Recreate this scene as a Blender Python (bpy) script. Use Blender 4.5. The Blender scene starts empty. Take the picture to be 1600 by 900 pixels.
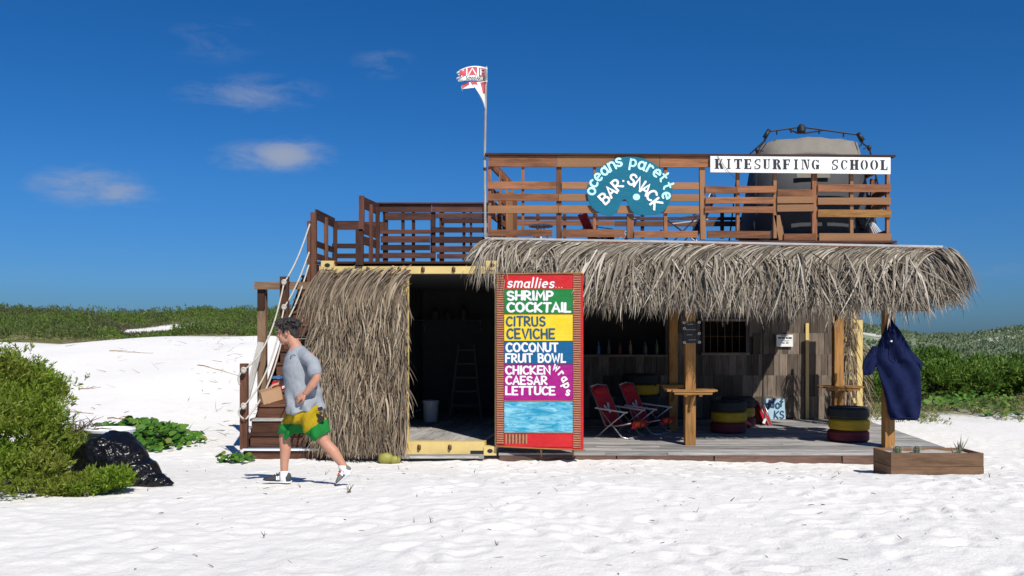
import bpy, math, random
import numpy as np
from mathutils import Vector, Matrix, noise as mnoise

C = bpy.context.scene
COL = C.collection
rng = np.random.default_rng(7)
random.seed(7)

# ------------------------------------------------------------------ camera, sky, sun, exposure
F = 1386.0          # focal length in pixels of the 1600 px wide photograph
CAMZ, HY = 1.83, 522.0
cam_d = bpy.data.cameras.new('camera'); cam = bpy.data.objects.new('camera', cam_d); COL.objects.link(cam)
cam.location = (0, 0, CAMZ); cam.rotation_euler = (math.radians(90), 0, 0)
cam_d.sensor_width = 36; cam_d.lens = 36*F/1600; cam_d.shift_y = (HY-450)/1600
cam_d.clip_start = .05; cam_d.clip_end = 9000
C.camera = cam

SUNV = Vector((.45, -.9, 1.0)).normalized()
EL = math.asin(SUNV.z); AZ = math.atan2(SUNV.x, SUNV.y)
W = bpy.data.worlds.new('World'); C.world = W; W.use_nodes = True
wt = W.node_tree; wt.nodes.clear()
def wn(t, **k):
    n = wt.nodes.new(t)
    for a, b in k.items(): setattr(n, a, b)
    return n
def wmath(op, a, b=None, c=None, clamp=False):
    n = wn('ShaderNodeMath', operation=op); n.use_clamp = clamp
    for i, v in enumerate((a, b, c)):
        if v is None: continue
        if isinstance(v, (int, float)): n.inputs[i].default_value = v
        else: wt.links.new(v, n.inputs[i])
    return n.outputs[0]
sky = wn('ShaderNodeTexSky', sky_type='NISHITA'); sky.sun_disc = False
sky.sun_elevation = EL; sky.sun_rotation = AZ; sky.altitude = 0
sky.air_density = 1.0; sky.dust_density = .35; sky.ozone_density = 4.0
hs = wn('ShaderNodeHueSaturation'); hs.inputs['Saturation'].default_value = 1.34; hs.inputs['Value'].default_value = 1.0
hs.inputs['Hue'].default_value = .5
wt.links.new(sky.outputs[0], hs.inputs['Color'])
tc = wn('ShaderNodeTexCoord'); sx = wn('ShaderNodeSeparateXYZ'); wt.links.new(tc.outputs['Generated'], sx.inputs[0])
cu = wmath('DIVIDE', sx.outputs[0], sx.outputs[1]); cv = wmath('DIVIDE', sx.outputs[2], sx.outputs[1])
nz = wn('ShaderNodeTexNoise'); nz.inputs['Scale'].default_value = 24; nz.inputs['Detail'].default_value = 11; nz.inputs['Roughness'].default_value = .66; nz.inputs['Distortion'].default_value = .35
mp = wn('ShaderNodeMapping'); mp.inputs['Scale'].default_value = (.8, .8, 2.6)
wt.links.new(tc.outputs['Generated'], mp.inputs[0]); wt.links.new(mp.outputs[0], nz.inputs['Vector'])
tot = None
for (px, py, rx, ry, k) in [(390,146,135,36,.5), (400,246,90,32,.55), (466,241,72,34,.62), (130,290,120,40,.62), (205,306,60,24,.35), (345,62,100,42,.24),
                            (600,98,58,30,.3), (215,392,50,16,.22), (1420,420,240,20,.2), (1180,470,200,16,.1), (60,430,120,18,.15)]:
    du = wmath('MULTIPLY', wmath('SUBTRACT', cu, (px-800)/F), F/rx)
    dv = wmath('MULTIPLY', wmath('SUBTRACT', cv, (HY-py)/F), F/ry)
    d2 = wmath('ADD', wmath('MULTIPLY', du, du), wmath('MULTIPLY', dv, dv))
    m = wmath('MULTIPLY', wmath('SUBTRACT', 1.0, d2, clamp=True), k*1.25)
    tot = m if tot is None else wmath('ADD', tot, m)
nsh = wmath('MULTIPLY', wmath('SUBTRACT', nz.outputs[0], .5), 3.0)
fac = wmath('MULTIPLY', wmath('SUBTRACT', wmath('ADD', wmath('MULTIPLY', tot, .95), nsh), .0, clamp=True), wmath('MULTIPLY', tot, .75, clamp=True), clamp=True)
mixc = wn('ShaderNodeMix', data_type='RGBA')
zr_ = wn('ShaderNodeValToRGB'); wt.links.new(wmath('MULTIPLY', sx.outputs[2], 1.0, clamp=True), zr_.inputs[0])   # clear sea air: the band at the horizon stays blue
e_ = zr_.color_ramp.elements; e_[0].position = 0; e_[0].color = (.20,.40,.80,1); e_[1].position = .5; e_[1].color = (.50,.77,.98,1)
for p_, c_ in ((.06,(.26,.52,.95,1)),(.16,(.36,.67,1.0,1)),(.3,(.42,.72,.98,1))):
    q_ = e_.new(p_); q_.color = c_
tint = wn('ShaderNodeMix', data_type='RGBA', blend_type='MULTIPLY'); tint.inputs[0].default_value = 1
wt.links.new(hs.outputs[0], tint.inputs[6]); wt.links.new(zr_.outputs[0], tint.inputs[7])
wt.links.new(fac, mixc.inputs[0]); wt.links.new(tint.outputs[2], mixc.inputs[6]); mixc.inputs[7].default_value = (3.9, 4.5, 5.9, 1)
bg = wn('ShaderNodeBackground'); bg.inputs[1].default_value = .075
wo = wn('ShaderNodeOutputWorld')
wt.links.new(mixc.outputs[2], bg.inputs[0]); wt.links.new(bg.outputs[0], wo.inputs[0])

sl = bpy.data.lights.new('sun', 'SUN'); sl.energy = 4.6; sl.angle = math.radians(.53); sl.color = (1, .95, .87)
so = bpy.data.objects.new('sun', sl); COL.objects.link(so); so.rotation_euler = SUNV.to_track_quat('Z', 'Y').to_euler()
so.location = (5, -8, 14)
C.view_settings.view_transform = 'Standard'; C.view_settings.look = 'None'
C.view_settings.exposure = 0.15; C.view_settings.gamma = 1.0; C.view_settings.use_curve_mapping = False
C.render.engine = 'CYCLES'

# ------------------------------------------------------------------ helpers
def P(px, py, Y): return Vector(((px-800)/F*Y, Y, CAMZ-(py-HY)/F*Y))
def sm(a, b, t):
    u = np.clip((np.asarray(t, float)-a)/(b-a), 0, 1); return u*u*(3-2*u)
def vnoise(x, y, seed=0):
    x = np.asarray(x, float); y = np.asarray(y, float)
    xi = np.floor(x).astype(np.int64); yi = np.floor(y).astype(np.int64); fx = x-xi; fy = y-yi
    fx = fx*fx*(3-2*fx); fy = fy*fy*(3-2*fy)
    def h(a, b):
        n = (a*374761393 + b*668265263 + seed*974634777) & 0x7fffffff
        n = ((n ^ (n >> 13))*1274126177) & 0x7fffffff
        return ((n ^ (n >> 16)) & 0xffff)/65535.0
    return (h(xi,yi)*(1-fx)+h(xi+1,yi)*fx)*(1-fy)+(h(xi,yi+1)*(1-fx)+h(xi+1,yi+1)*fx)*fy-.5
def ground(X, Y):
    X = np.asarray(X, float); Y = np.asarray(Y, float)
    z = .28*(1-sm(8.8, 12.6, Y)) - .07*sm(2, 6.5, X)*sm(9, 12.5, Y)*(1-sm(14,17,Y))
    left = sm(-3.8, -8.5, X)
    z = z + 1.68*sm(13.5, 31, Y)*left
    z = z + .10*sm(-3.4,-6.5,X)*sm(8.5,11,Y) - .30*sm(-11.5,-17,X)*sm(22,31,Y)*(1-sm(36,48,Y))
    z = z + .16*vnoise(X/3.1, Y/3.1, 6)*sm(13.5,18,Y)*left
    z = z - .10*sm(34, 60, Y)*(1-left)
    z = z + .5*vnoise(X/9, Y/9, 3)*sm(22, 40, Y) + .13*vnoise(X/2.6, Y/2.6, 4)*sm(16, 22, Y)
    z = z + .04*vnoise(X/1.7, Y/1.7, 5) + 1.15*sm(33, 60, Y)*left - .05*sm(11.6, 12.9, Y)*(1-sm(19,21,Y))
    return z
def gz(x, y): return float(ground(x, y))

class MB:
    def __init__(s): s.v = []; s.f = []; s.uv = []; s.mi = []; s.cur = 0
    def add(s, vs, fs, a=None):
        n = len(s.v); vs = [Vector(p) for p in vs]
        if a is None:
            lo = [min(p[i] for p in vs) for i in range(3)]; hi = [max(p[i] for p in vs) for i in range(3)]
            k = max(range(3), key=lambda i: hi[i]-lo[i]); a = Vector((0,0,0)); a[k] = 1
        a = Vector(a).normalized(); t = Vector((0,0,1)) if abs(a.z) < .8 else Vector((1,0,0))
        b = a.cross(t).normalized(); c = a.cross(b)
        uv = [(p.dot(a), p.dot(b)+p.dot(c)*1.3) for p in vs]
        s.v += [tuple(p) for p in vs]
        for f in fs:
            s.f.append([i+n for i in f]); s.uv.append([uv[i] for i in f]); s.mi.append(s.cur)
        return s
    def box(s, c, size, R=None):
        c = Vector(c); h = Vector(size)/2; vs = []
        for x in (-1,1):
            for y in (-1,1):
                for z in (-1,1):
                    p = Vector((x*h.x, y*h.y, z*h.z)); vs.append(c+(R@p if R else p))
        k = max(range(3), key=lambda i: size[i]); a = Vector((0,0,0)); a[k] = 1
        if R: a = R@a
        return s.add(vs, [(0,1,3,2),(4,6,7,5),(0,4,5,1),(2,3,7,6),(0,2,6,4),(1,5,7,3)], a)
    def beam(s, p0, p1, w, h, up=(0,0,1)):
        p0 = Vector(p0); p1 = Vector(p1); d = (p1-p0); L = d.length; d.normalize(); up = Vector(up)
        if abs(d.dot(up)) > .95: up = Vector((0,1,0))
        sd = d.cross(up).normalized(); u = sd.cross(d)
        R = Matrix((d, sd, u)).transposed()
        return s.box((p0+p1)/2, (L, w, h), R)
    def prism(s, pts, n, th, a=None):
        n = Vector(n)*th; k = len(pts); vs = [Vector(p) for p in pts]+[Vector(p)-n for p in pts]
        fs = [tuple(range(k)), tuple(range(2*k-1, k-1, -1))]+[((i+1)%k, i, i+k, (i+1)%k+k) for i in range(k)]
        return s.add(vs, fs, a)
    def tube(s, pts, r, n=8, cap=True, sc=(1,1)):
        pts = [Vector(p) for p in pts]; m = len(pts)
        r = r if isinstance(r, (list, tuple)) else [r]*m
        vs = []; prev = None
        for i in range(m):
            d = (pts[min(i+1,m-1)]-pts[max(i-1,0)]).normalized()
            if prev is None:
                t = Vector((0,0,1)) if abs(d.z) < .9 else Vector((1,0,0)); x = d.cross(t).normalized()
            else: x = (prev-d*prev.dot(d)).normalized()
            prev = x; y = d.cross(x)
            for j in range(n):
                a = 2*math.pi*j/n; vs.append(pts[i]+x*math.cos(a)*r[i]*sc[0]+y*math.sin(a)*r[i]*sc[1])
        fs = []
        for i in range(m-1):
            for j in range(n): fs.append((i*n+j, i*n+(j+1)%n, (i+1)*n+(j+1)%n, (i+1)*n+j))
        if cap: fs += [tuple(range(n-1,-1,-1)), tuple((m-1)*n+j for j in range(n))]
        return s.add(vs, fs, pts[-1]-pts[0] if (pts[-1]-pts[0]).length > 1e-6 else None)
    def ring(s, c, R, r, n=28, k=8, ax=(0,0,1), sc=1.0):
        """torus; sc squashes the section along the axis"""
        ax = Vector(ax).normalized(); t = Vector((1,0,0)) if abs(ax.x) < .8 else Vector((0,1,0)); x = ax.cross(t).normalized(); y = ax.cross(x); c = Vector(c)
        vs = []
        for i in range(n):
            a = 2*math.pi*i/n; d = x*math.cos(a)+y*math.sin(a)
            for j in range(k):
                b = 2*math.pi*j/k; vs.append(c+d*(R+r*math.cos(b))+ax*r*sc*math.sin(b))
        return s.add(vs, [(i*k+j, ((i+1)%n)*k+j, ((i+1)%n)*k+(j+1)%k, i*k+(j+1)%k) for i in range(n) for j in range(k)])
    def lathe(s, c, prof, n=24, close=False):
        c = Vector(c); m = len(prof); vs = []
        for (r, z) in prof:
            for j in range(n):
                a = 2*math.pi*j/n; vs.append(c+Vector((r*math.cos(a), r*math.sin(a), z)))
        fs = [(i*n+j, i*n+(j+1)%n, ((i+1)%m)*n+(j+1)%n, ((i+1)%m)*n+j) for i in range(m-1+(1 if close else 0)) for j in range(n)]
        if not close: fs += [tuple(range(n-1,-1,-1)), tuple((m-1)*n+j for j in range(n))]
        return s.add(vs, fs)
    def ell(s, c, r, R=None, n=14, m=9, f=None):
        c = Vector(c); vs = []
        for i in range(m+1):
            t = math.pi*i/m
            for j in range(n):
                a = 2*math.pi*j/n; u = Vector((math.sin(t)*math.cos(a), math.sin(t)*math.sin(a), math.cos(t)))
                k = f(u) if f else 1.0
                p = Vector((u.x*r[0], u.y*r[1], u.z*r[2]))*k
                vs.append(c+(R@p if R else p))
        return s.add(vs, [(i*n+j, (i+1)*n+j, (i+1)*n+(j+1)%n, i*n+(j+1)%n) for i in range(m) for j in range(n)])
    def mesh(s, name, smooth=False):
        me = bpy.data.meshes.new(name); me.from_pydata(s.v, [], s.f)
        ul = me.uv_layers.new(name='UVMap'); flat = [c for f in s.uv for u in f for c in u]
        ul.data.foreach_set('uv', flat)
        me.polygons.foreach_set('material_index', s.mi)
        if smooth: me.polygons.foreach_set('use_smooth', [True]*len(s.f))
        me.update(); return me
    def build(s, name, m, parent=None, smooth=False):
        return link(name, s.mesh(name, smooth), m, parent)
def link(name, me, m, parent=None):
    o = bpy.data.objects.new(name, me); COL.objects.link(o)
    for x in (m if isinstance(m, (list, tuple)) else [m]): me.materials.append(x)
    if parent is not None:
        o.parent = parent      # parts are modelled in world coordinates; only a thing at top level has a place of its own
        if parent.parent is None: o.matrix_parent_inverse = Matrix.Translation(-Vector(parent.location))
    return o
def recentre(o):
    """put the origin of a one-mesh thing at the middle of its base"""
    me = o.data; n = len(me.vertices); a = np.empty(n*3); me.vertices.foreach_get('co', a); a = a.reshape(-1,3)
    c = (a.min(0)+a.max(0))/2; c[2] = a[:,2].min(); me.vertices.foreach_set('co', (a-c).ravel()); me.update()
    o.location = c; return o
def tag(o, label, cat, group=None, kind=None):
    if label: o['label'] = label
    if cat: o['category'] = cat
    if group: o['group'] = group
    if kind: o['kind'] = kind
    return o
def thing(name, loc, label, cat, group=None):
    o = bpy.data.objects.new(name, None); COL.objects.link(o); o.location = loc; o.empty_display_size = .2
    return tag(o, label, cat, group)
def copy_thing(o, parent=None):
    c = o.copy(); COL.objects.link(c)
    if parent is not None: c.parent = parent
    for ch in list(o.children): copy_thing(ch, c)
    return c
def mesh_np(name, V, Fq, smooth=False):
    V = np.asarray(V, np.float32); Fq = np.asarray(Fq, np.int32); k = Fq.shape[1]
    me = bpy.data.meshes.new(name); me.vertices.add(len(V)); me.vertices.foreach_set('co', V.ravel())
    me.loops.add(Fq.size); me.loops.foreach_set('vertex_index', Fq.ravel())
    me.polygons.add(len(Fq)); me.polygons.foreach_set('loop_start', np.arange(0, Fq.size, k, dtype=np.int32))
    me.polygons.foreach_set('loop_total', np.full(len(Fq), k, np.int32))
    if smooth: me.polygons.foreach_set('use_smooth', np.ones(len(Fq), bool))
    me.update(calc_edges=True); return me
def norm(a): return a/np.maximum(np.linalg.norm(a, axis=-1, keepdims=True), 1e-9)
def ribbons(paths, side, width):
    """paths N,S,3; side N,3; width N,S -> vertices and quads"""
    N, S, _ = paths.shape
    L = paths-side[:,None,:]*width[:,:,None]/2; R = paths+side[:,None,:]*width[:,:,None]/2
    V = np.stack([L, R], 2).reshape(-1, 3)
    b = (np.arange(N)*S*2)[:,None]+(np.arange(S-1)*2)[None,:]
    Q = np.stack([b, b+1, b+3, b+2], -1).reshape(-1, 4)
    return V, Q

class Plane:
    """an upright plane: pixels of the photograph land on it"""
    def __init__(s, o, r):
        s.o = Vector(o); s.r = Vector(r).normalized(); s.u = Vector((0,0,1)); s.n = s.r.cross(s.u).normalized()
    def at(s, px, py, off=0):
        d = Vector(((px-800)/F, 1, -(py-HY)/F)); c = Vector((0,0,CAMZ))
        t = (s.o-c).dot(s.n)/d.dot(s.n); return c+d*t+s.n*off
    def plate(s, mb, x0, y0, x1, y1, off=0, th=.03, dy=0, dx=0, ov=0):
        """board from pixel rectangle; dy = drop of right end, dx = shift of the bottom"""
        pts = [s.at(x0+dx, y1, off), s.at(x1+dx, y1+dy, off), s.at(x1, y0+dy, off), s.at(x0, y0, off)]
        a = s.r if abs(x1-x0) > abs(y1-y0) else s.u
        return mb.prism(pts, s.n, th, a)
    def poly(s, mb, pts, off=0, th=.03): return mb.prism([s.at(x, y, off) for x, y in pts], s.n, th)
def YP(Y): return Plane((0, Y, 0), (1, 0, 0))

# ------------------------------------------------------------------ materials
class NT:
    def __init__(s, name):
        s.m = bpy.data.materials.new(name); s.m.use_nodes = True; s.t = s.m.node_tree; s.t.nodes.clear()
        s.out = s.n('ShaderNodeOutputMaterial'); s.b = s.n('ShaderNodeBsdfPrincipled'); s.l(s.b.outputs[0], s.out.inputs[0])
    def n(s, t, **k):
        x = s.t.nodes.new(t)
        for a, b in k.items(): setattr(x, a, b)
        return x
    def l(s, a, b): s.t.links.new(a, b)
    def set(s, inp, v):
        if hasattr(v, 'default_value') or hasattr(v, 'is_output'): s.l(v, inp)
        else: inp.default_value = v
    def math(s, op, a, b=0.0, clamp=False):
        x = s.n('ShaderNodeMath', operation=op); x.use_clamp = clamp; s.set(x.inputs[0], a); s.set(x.inputs[1], b); return x.outputs[0]
    def mix(s, f, a, b, mode='MIX'):
        x = s.n('ShaderNodeMix', data_type='RGBA', blend_type=mode); s.set(x.inputs[0], f)
        s.set(x.inputs[6], a if not isinstance(a, tuple) else (*a, 1)[:4]); s.set(x.inputs[7], b if not isinstance(b, tuple) else (*b, 1)[:4]); return x.outputs[2]
    def noise(s, vec=None, scale=5, detail=4, rough=.55, w=None, dist=0):
        x = s.n('ShaderNodeTexNoise', noise_dimensions='4D' if w is not None else '3D'); x.inputs['Scale'].default_value = scale
        x.inputs['Detail'].default_value = detail; x.inputs['Roughness'].default_value = rough; x.inputs['Distortion'].default_value = dist
        if vec is not None: s.l(vec, x.inputs['Vector'])
        if w is not None: s.l(w, x.inputs['W'])
        return x.outputs[0]
    def ramp(s, f, stops):
        x = s.n('ShaderNodeValToRGB'); e = x.color_ramp.elements
        while len(e) > 1: e.remove(e[-1])
        e[0].position = stops[0][0]; e[0].color = (*stops[0][1], 1)
        for p, c in stops[1:]: q = e.new(p); q.color = (*c, 1)
        s.l(f, x.inputs[0]); return x.outputs[0]
    def mapv(s, src, scale):
        x = s.n('ShaderNodeMapping'); s.l(src, x.inputs[0]); x.inputs['Scale'].default_value = scale; return x.outputs[0]
    def bump(s, h, strength=.4, dist=.01):
        x = s.n('ShaderNodeBump'); x.inputs['Strength'].default_value = strength; x.inputs['Distance'].default_value = dist
        s.l(h, x.inputs['Height']); s.l(x.outputs[0], s.b.inputs['Normal'])
    def tc(s, k='Object'): return s.n('ShaderNodeTexCoord').outputs[k]
    def geo(s, k): return s.n('ShaderNodeNewGeometry').outputs[k]
def wood(name, c, var=.35, rough=.75, grain=.5, knots=True, tint=None):
    t = NT(name); uv = t.tc('UV'); rnd = t.math('FRACT', t.math('ADD', t.geo('Random Per Island'), t.math('MULTIPLY', t.n('ShaderNodeObjectInfo').outputs['Random'], 7.31))); w = t.math('MULTIPLY', rnd, 60)
    g = t.noise(t.mapv(uv, (1.6, 26, 1)), 1.5, 6, .65, w, .6); g2 = t.noise(t.mapv(uv, (.9, 3, 1)), 2.2, 4, .6, w)
    d = tuple(x*(1-grain) for x in c); h = tuple(min(1, x*(1+grain*.55)) for x in c)
    col = t.ramp(g, [(.28, d), (.5, c), (.72, h)])
    col = t.mix(t.math('MULTIPLY', t.math('SUBTRACT', g2, .46, True), 3.2, True), col, tuple(x*.38 for x in c))
    k = t.math('ADD', t.math('MULTIPLY', rnd, 2*var), 1-var)
    cb = t.n('ShaderNodeCombineColor'); [t.l(k, cb.inputs[i]) for i in range(3)]
    col = t.mix(1.0, col, cb.outputs[0], 'MULTIPLY')
    if tint:
        r2 = t.math('FRACT', t.math('MULTIPLY', rnd, 37.7)); col = t.mix(t.math('MULTIPLY', t.math('GREATER_THAN', r2, .68), .6), col, tint)
    t.l(col, t.b.inputs['Base Color']); t.b.inputs['Roughness'].default_value = rough; t.b.inputs['Specular IOR Level'].default_value = .25
    t.bump(g, .5, .006); return t.m
def paint(name, c, rough=.5, dirt=.25, scale=6, dirtc=None, metal=0, bump=.0, spec=.4):
    t = NT(name); o = t.tc('Object'); n1 = t.noise(o, scale, 6, .62); n2 = t.noise(o, scale*6, 3, .6)
    f = t.math('MULTIPLY', t.math('MULTIPLY', t.math('SUBTRACT', n1, .42, True), 3.0, True), dirt)
    col = t.mix(f, c, dirtc or tuple(x*.35 for x in c)); col = t.mix(t.math('MULTIPLY', n2, dirt*.5), col, tuple(x*.7 for x in c))
    t.l(col, t.b.inputs['Base Color']); t.b.inputs['Roughness'].default_value = rough; t.b.inputs['Metallic'].default_value = metal
    t.b.inputs['Specular IOR Level'].default_value = spec
    if bump: t.bump(n2, bump, .01)
    return t.m
def island(name, stops, rough=.7, transl=0, patch=None, spec=.3, pscale=.6, patchk=1.0):
    """each separate blade or leaf draws its own shade"""
    t = NT(name); rnd = t.geo('Random Per Island'); col = t.ramp(rnd, stops)
    n = t.noise(t.tc('Object'), pscale, 4, .6); 
    if patch: col = t.mix(t.math('MULTIPLY', t.math('MULTIPLY', t.math('SUBTRACT', n, .44, True), 5, True), patchk), col, patch, 'MIX')
    t.l(col, t.b.inputs['Base Color']); t.b.inputs['Roughness'].default_value = rough; t.b.inputs['Specular IOR Level'].default_value = spec
    if transl:
        tr = t.n('ShaderNodeBsdfTranslucent'); t.l(col, tr.inputs[0]); mx = t.n('ShaderNodeMixShader'); mx.inputs[0].default_value = transl
        t.l(t.b.outputs[0], mx.inputs[1]); t.l(tr.outputs[0], mx.inputs[2]); t.l(mx.outputs[0], t.out.inputs[0])
    return t.m

def brushed(name, c, c2, amt=.5, sc=(3,3,16), rough=.45):
    t = NT(name); o = t.tc('Object'); n1 = t.noise(t.mapv(o, sc), 2.2, 8, .68, dist=1.2); n2 = t.noise(o, 3.5, 5, .6); n3 = t.noise(o, 60, 3, .6)
    col = t.mix(t.math('MULTIPLY', t.math('MULTIPLY', t.math('SUBTRACT', n1, .40, True), 3.4, True), amt), c, c2)
    col = t.mix(t.math('MULTIPLY', t.math('MULTIPLY', t.math('SUBTRACT', n2, .45, True), 3, True), .35), col, tuple(x*.55 for x in c))
    col = t.mix(t.math('MULTIPLY', t.math('GREATER_THAN', n3, .70), .6), col, (.30,.2,.14))
    t.l(col, t.b.inputs['Base Color']); t.b.inputs['Roughness'].default_value = rough+.15; t.b.inputs['Specular IOR Level'].default_value = .2; t.bump(n1, .25, .006); return t.m
M = {}
M['redwood'] = wood('stained_board', (.245,.102,.048), .42, grain=.62, tint=(.30,.165,.08))
M['darkwood'] = wood('dark_board', (.082,.034,.024), .45, grain=.6)
M['stairwood'] = wood('stair_board', (.115,.050,.029), .45, grain=.6)
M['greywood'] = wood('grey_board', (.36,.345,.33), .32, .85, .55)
M['fascia'] = wood('fascia_board', (.17,.10,.075), .35)
M['honey'] = wood('honey_post', (.33,.165,.052), .15, grain=.55)
M['post'] = wood('weathered_post', (.27,.17,.10), .25)
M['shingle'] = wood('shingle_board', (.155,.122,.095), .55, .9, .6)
M['planter'] = wood('planter_board', (.20,.115,.065), .35)
M['palewood'] = wood('pale_board', (.36,.345,.32), .2)
M['yellow'] = paint('container_yellow', (.66,.50,.19), .5, .35, 5, (.33,.2,.08))
M['rust'] = paint('rusty_iron', (.14,.07,.03), .8, .5)
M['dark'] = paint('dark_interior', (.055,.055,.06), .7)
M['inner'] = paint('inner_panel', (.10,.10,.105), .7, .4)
M['white'] = paint('white_paint', (.82,.82,.80), .45, .12)
M['red'] = brushed('menu_red', (0.56, 0.018, 0.026), (0.7, 0.06, 0.05))
M['green'] = brushed('menu_green', (0.015, 0.19, 0.045), (0.04, 0.3, 0.09))
M['ylw'] = brushed('menu_yellow', (0.82, 0.6, 0.012), (0.85, 0.7, 0.16))
M['blue'] = brushed('menu_blue', (0.008, 0.1, 0.24), (0.02, 0.18, 0.36))
M['magenta'] = brushed('menu_magenta', (0.36, 0.01, 0.2), (0.52, 0.05, 0.32))
M['turq'] = brushed('menu_turquoise', (.015,.30,.48), (.42,.78,.85), .85, (2,2,9))
M['teal'] = brushed('sign_teal', (0.005, 0.125, 0.2), (0.012, 0.19, 0.28))
M['ltr'] = paint('letter_white', (.85,.85,.84), .5, .12, 14)
M['ltrcyan'] = paint('letter_cyan', (.45,.82,.86), .5, .45, 5, (.8,.9,.9))
M['ltrblue'] = paint('letter_blue', (.03,.09,.17), .5, .2)
M['black'] = paint('black_paint', (.018,.018,.019), .5, .2)
M['rubber'] = paint('black_rubber', (.022,.026,.025), .75, .4, 8, (.06,.06,.055))
M['tyreyellow'] = paint('tyre_yellow', (.52,.33,.02), .65, .35, 8)
M['tyrered'] = paint('tyre_red', (.16,.022,.03), .65, .4, 8)
M['alu'] = paint('brushed_metal', (.55,.56,.58), .35, .2, metal=.7)
M['redcloth'] = paint('red_canvas', (.52,.016,.025), .8, .3, 9)
M['bluecloth'] = paint('blue_canvas', (.02,.05,.17), .8, .3, 9)
M['orange'] = paint('orange_print', (.8,.2,.02), .8, .2)
M['navy'] = paint('navy_cloth', (.010,.016,.060), .95, .6, 16, bump=.5, spec=.1)
M['rope'] = paint('white_rope', (.52,.49,.43), .85, .35, 20)
M['tarp'] = paint('tan_tarp', (.22,.20,.17), .8, .25, 5)
M['tentgrey'] = paint('grey_tent', (.045,.048,.055), .7, .35, 5)
M['cactus'] = paint('cactus_green', (.085,.12,.06), .7, .4, 20)
M['coco'] = paint('coconut_husk', (.30,.29,.06), .55, .55, 7, (.13,.10,.03))
M['card'] = paint('cardboard', (.42,.25,.135), .8, .15)
M['plastic'] = paint('white_plastic', (.78,.79,.80), .35, .1)
M['bucket'] = paint('grey_plastic', (.62,.63,.64), .4, .1)
M['thatch'] = island('palm_thatch', [(0,(.06,.048,.034)),(.25,(.15,.122,.088)),(.55,(.26,.225,.172)),(.8,(.37,.325,.26)),(1,(.52,.47,.39))], .8, 0, (.155,.128,.098), .3, 1.6, .55)
M['thatchside'] = island('palm_thatch_side', [(0,(.055,.040,.028)),(.3,(.15,.112,.075)),(.7,(.27,.21,.142)),(1,(.43,.355,.255))], .8, 0, (.12,.09,.062), .3, 2.6, .55)
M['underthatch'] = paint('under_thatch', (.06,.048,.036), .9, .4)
M['fadedred'] = paint('faded_red', (.50,.055,.075), .8, .4, 7, (.6,.3,.3))
M['ridge'] = paint('weathered_white', (.50,.49,.47), .7, .5, 4)
M['hose'] = paint('blue_board', (.05,.16,.34), .4, .2)

# ------------------------------------------------------------------ the ground
def axis(segs):
    out = []
    for a, b, n in segs: out += list(np.linspace(a, b, n, endpoint=False))
    return np.array(out+[segs[-1][1]])
gxs = axis([(-3000,-300,8),(-300,-60,16),(-60,-26,24),(-26,-14,60),(-14,-7,70),(-7,9,470),(9,16,50),(16,60,44),(60,300,16),(300,3000,8)])
gys = axis([(-30,4,12),(4,14,270),(14,20,90),(20,40,90),(40,60,50),(60,90,16),(90,400,24),(400,6000,14)])
GX, GY = np.meshgrid(gxs, gys)
GZ = ground(GX, GY)
near = (1-sm(15, 24, GY))*(1-sm(9, 14, np.abs(GX)))*sm(3.5, 5, GY)
GZ = GZ + near*(.012*vnoise(GX*2.6, GY*2.6, 11)+.012*vnoise(GX*5.7, GY*5.7, 12)+.012*vnoise(GX*10.5, GY*10.5, 13)+.006*vnoise(GX*14, GY*14, 14))
for i in range(900):      # footprints and scuffs
    x = rng.uniform(-6, 8.5); y = rng.uniform(4.8, 14); a = rng.uniform(0, 3.14); d = rng.uniform(.006, .022)*(1.0 if x > -1 else .5)
    j0, j1 = np.searchsorted(gys, [y-.4, y+.4]); i0, i1 = np.searchsorted(gxs, [x-.4, x+.4])
    X = GX[j0:j1,i0:i1]-x; Y = GY[j0:j1,i0:i1]-y; u = X*math.cos(a)+Y*math.sin(a); v = -X*math.sin(a)+Y*math.cos(a)
    r2 = (u/.13)**2+(v/.065)**2; GZ[j0:j1,i0:i1] += d*(-np.exp(-r2)+.55*np.exp(-(np.sqrt(r2)-1.6)**2*3))
nx, ny = len(gxs), len(gys)
ii = (np.arange(ny-1)[:,None]*nx+np.arange(nx-1)[None,:]).ravel()
me = mesh_np('sand', np.stack([GX, GY, GZ], -1).reshape(-1,3), np.stack([ii, ii+1, ii+nx+1, ii+nx], 1), True)
# where the dune plants root, the sand carries litter and low green
def vegmask(X, Y):
    right = sm(18.5, 21.5, Y - 1.2*vnoise(X*.9, Y*.9, 21)*2)*sm(5.2, 6.4, X)
    left = sm(31, 34, Y + 3*vnoise(X*.3, Y*.3, 22))*sm(2,-4,X)*(1-sm(1.35,.85,np.hypot((X+17.6)/1.6,(Y-44)/4.5)))
    far = sm(40, 60, Y)*(1-sm(1.35,.85,np.hypot((X+17.6)/1.6,(Y-44)/4.5)))
    bush = np.exp(-(((X+5.6)/1.7)**2+((Y-9.6)/1.6)**2)*1.2)
    return np.clip(np.maximum.reduce([right*.8, left*.9, far, bush*.7]), 0, 1)
ca = me.color_attributes.new('cover', 'FLOAT_COLOR', 'POINT')
vm = vegmask(GX, GY).ravel(); cc = np.ones((len(vm), 4), np.float32); cc[:,0] = cc[:,1] = cc[:,2] = vm; ca.data.foreach_set('color', cc.ravel())
t = NT('white_sand'); o = t.tc('Object')
n1 = t.noise(o, 1.3, 5, .6); n2 = t.noise(o, 38, 6, .7); n3 = t.noise(o, 9, 6, .65)
col = t.mix(n1, (.765,.74,.695), (.83,.81,.768)); col = t.mix(t.math('MULTIPLY', t.math('SUBTRACT', n3, .58, True), 2.4, True), col, (.60,.565,.51))
att = t.n('ShaderNodeVertexColor', layer_name='cover')
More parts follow.
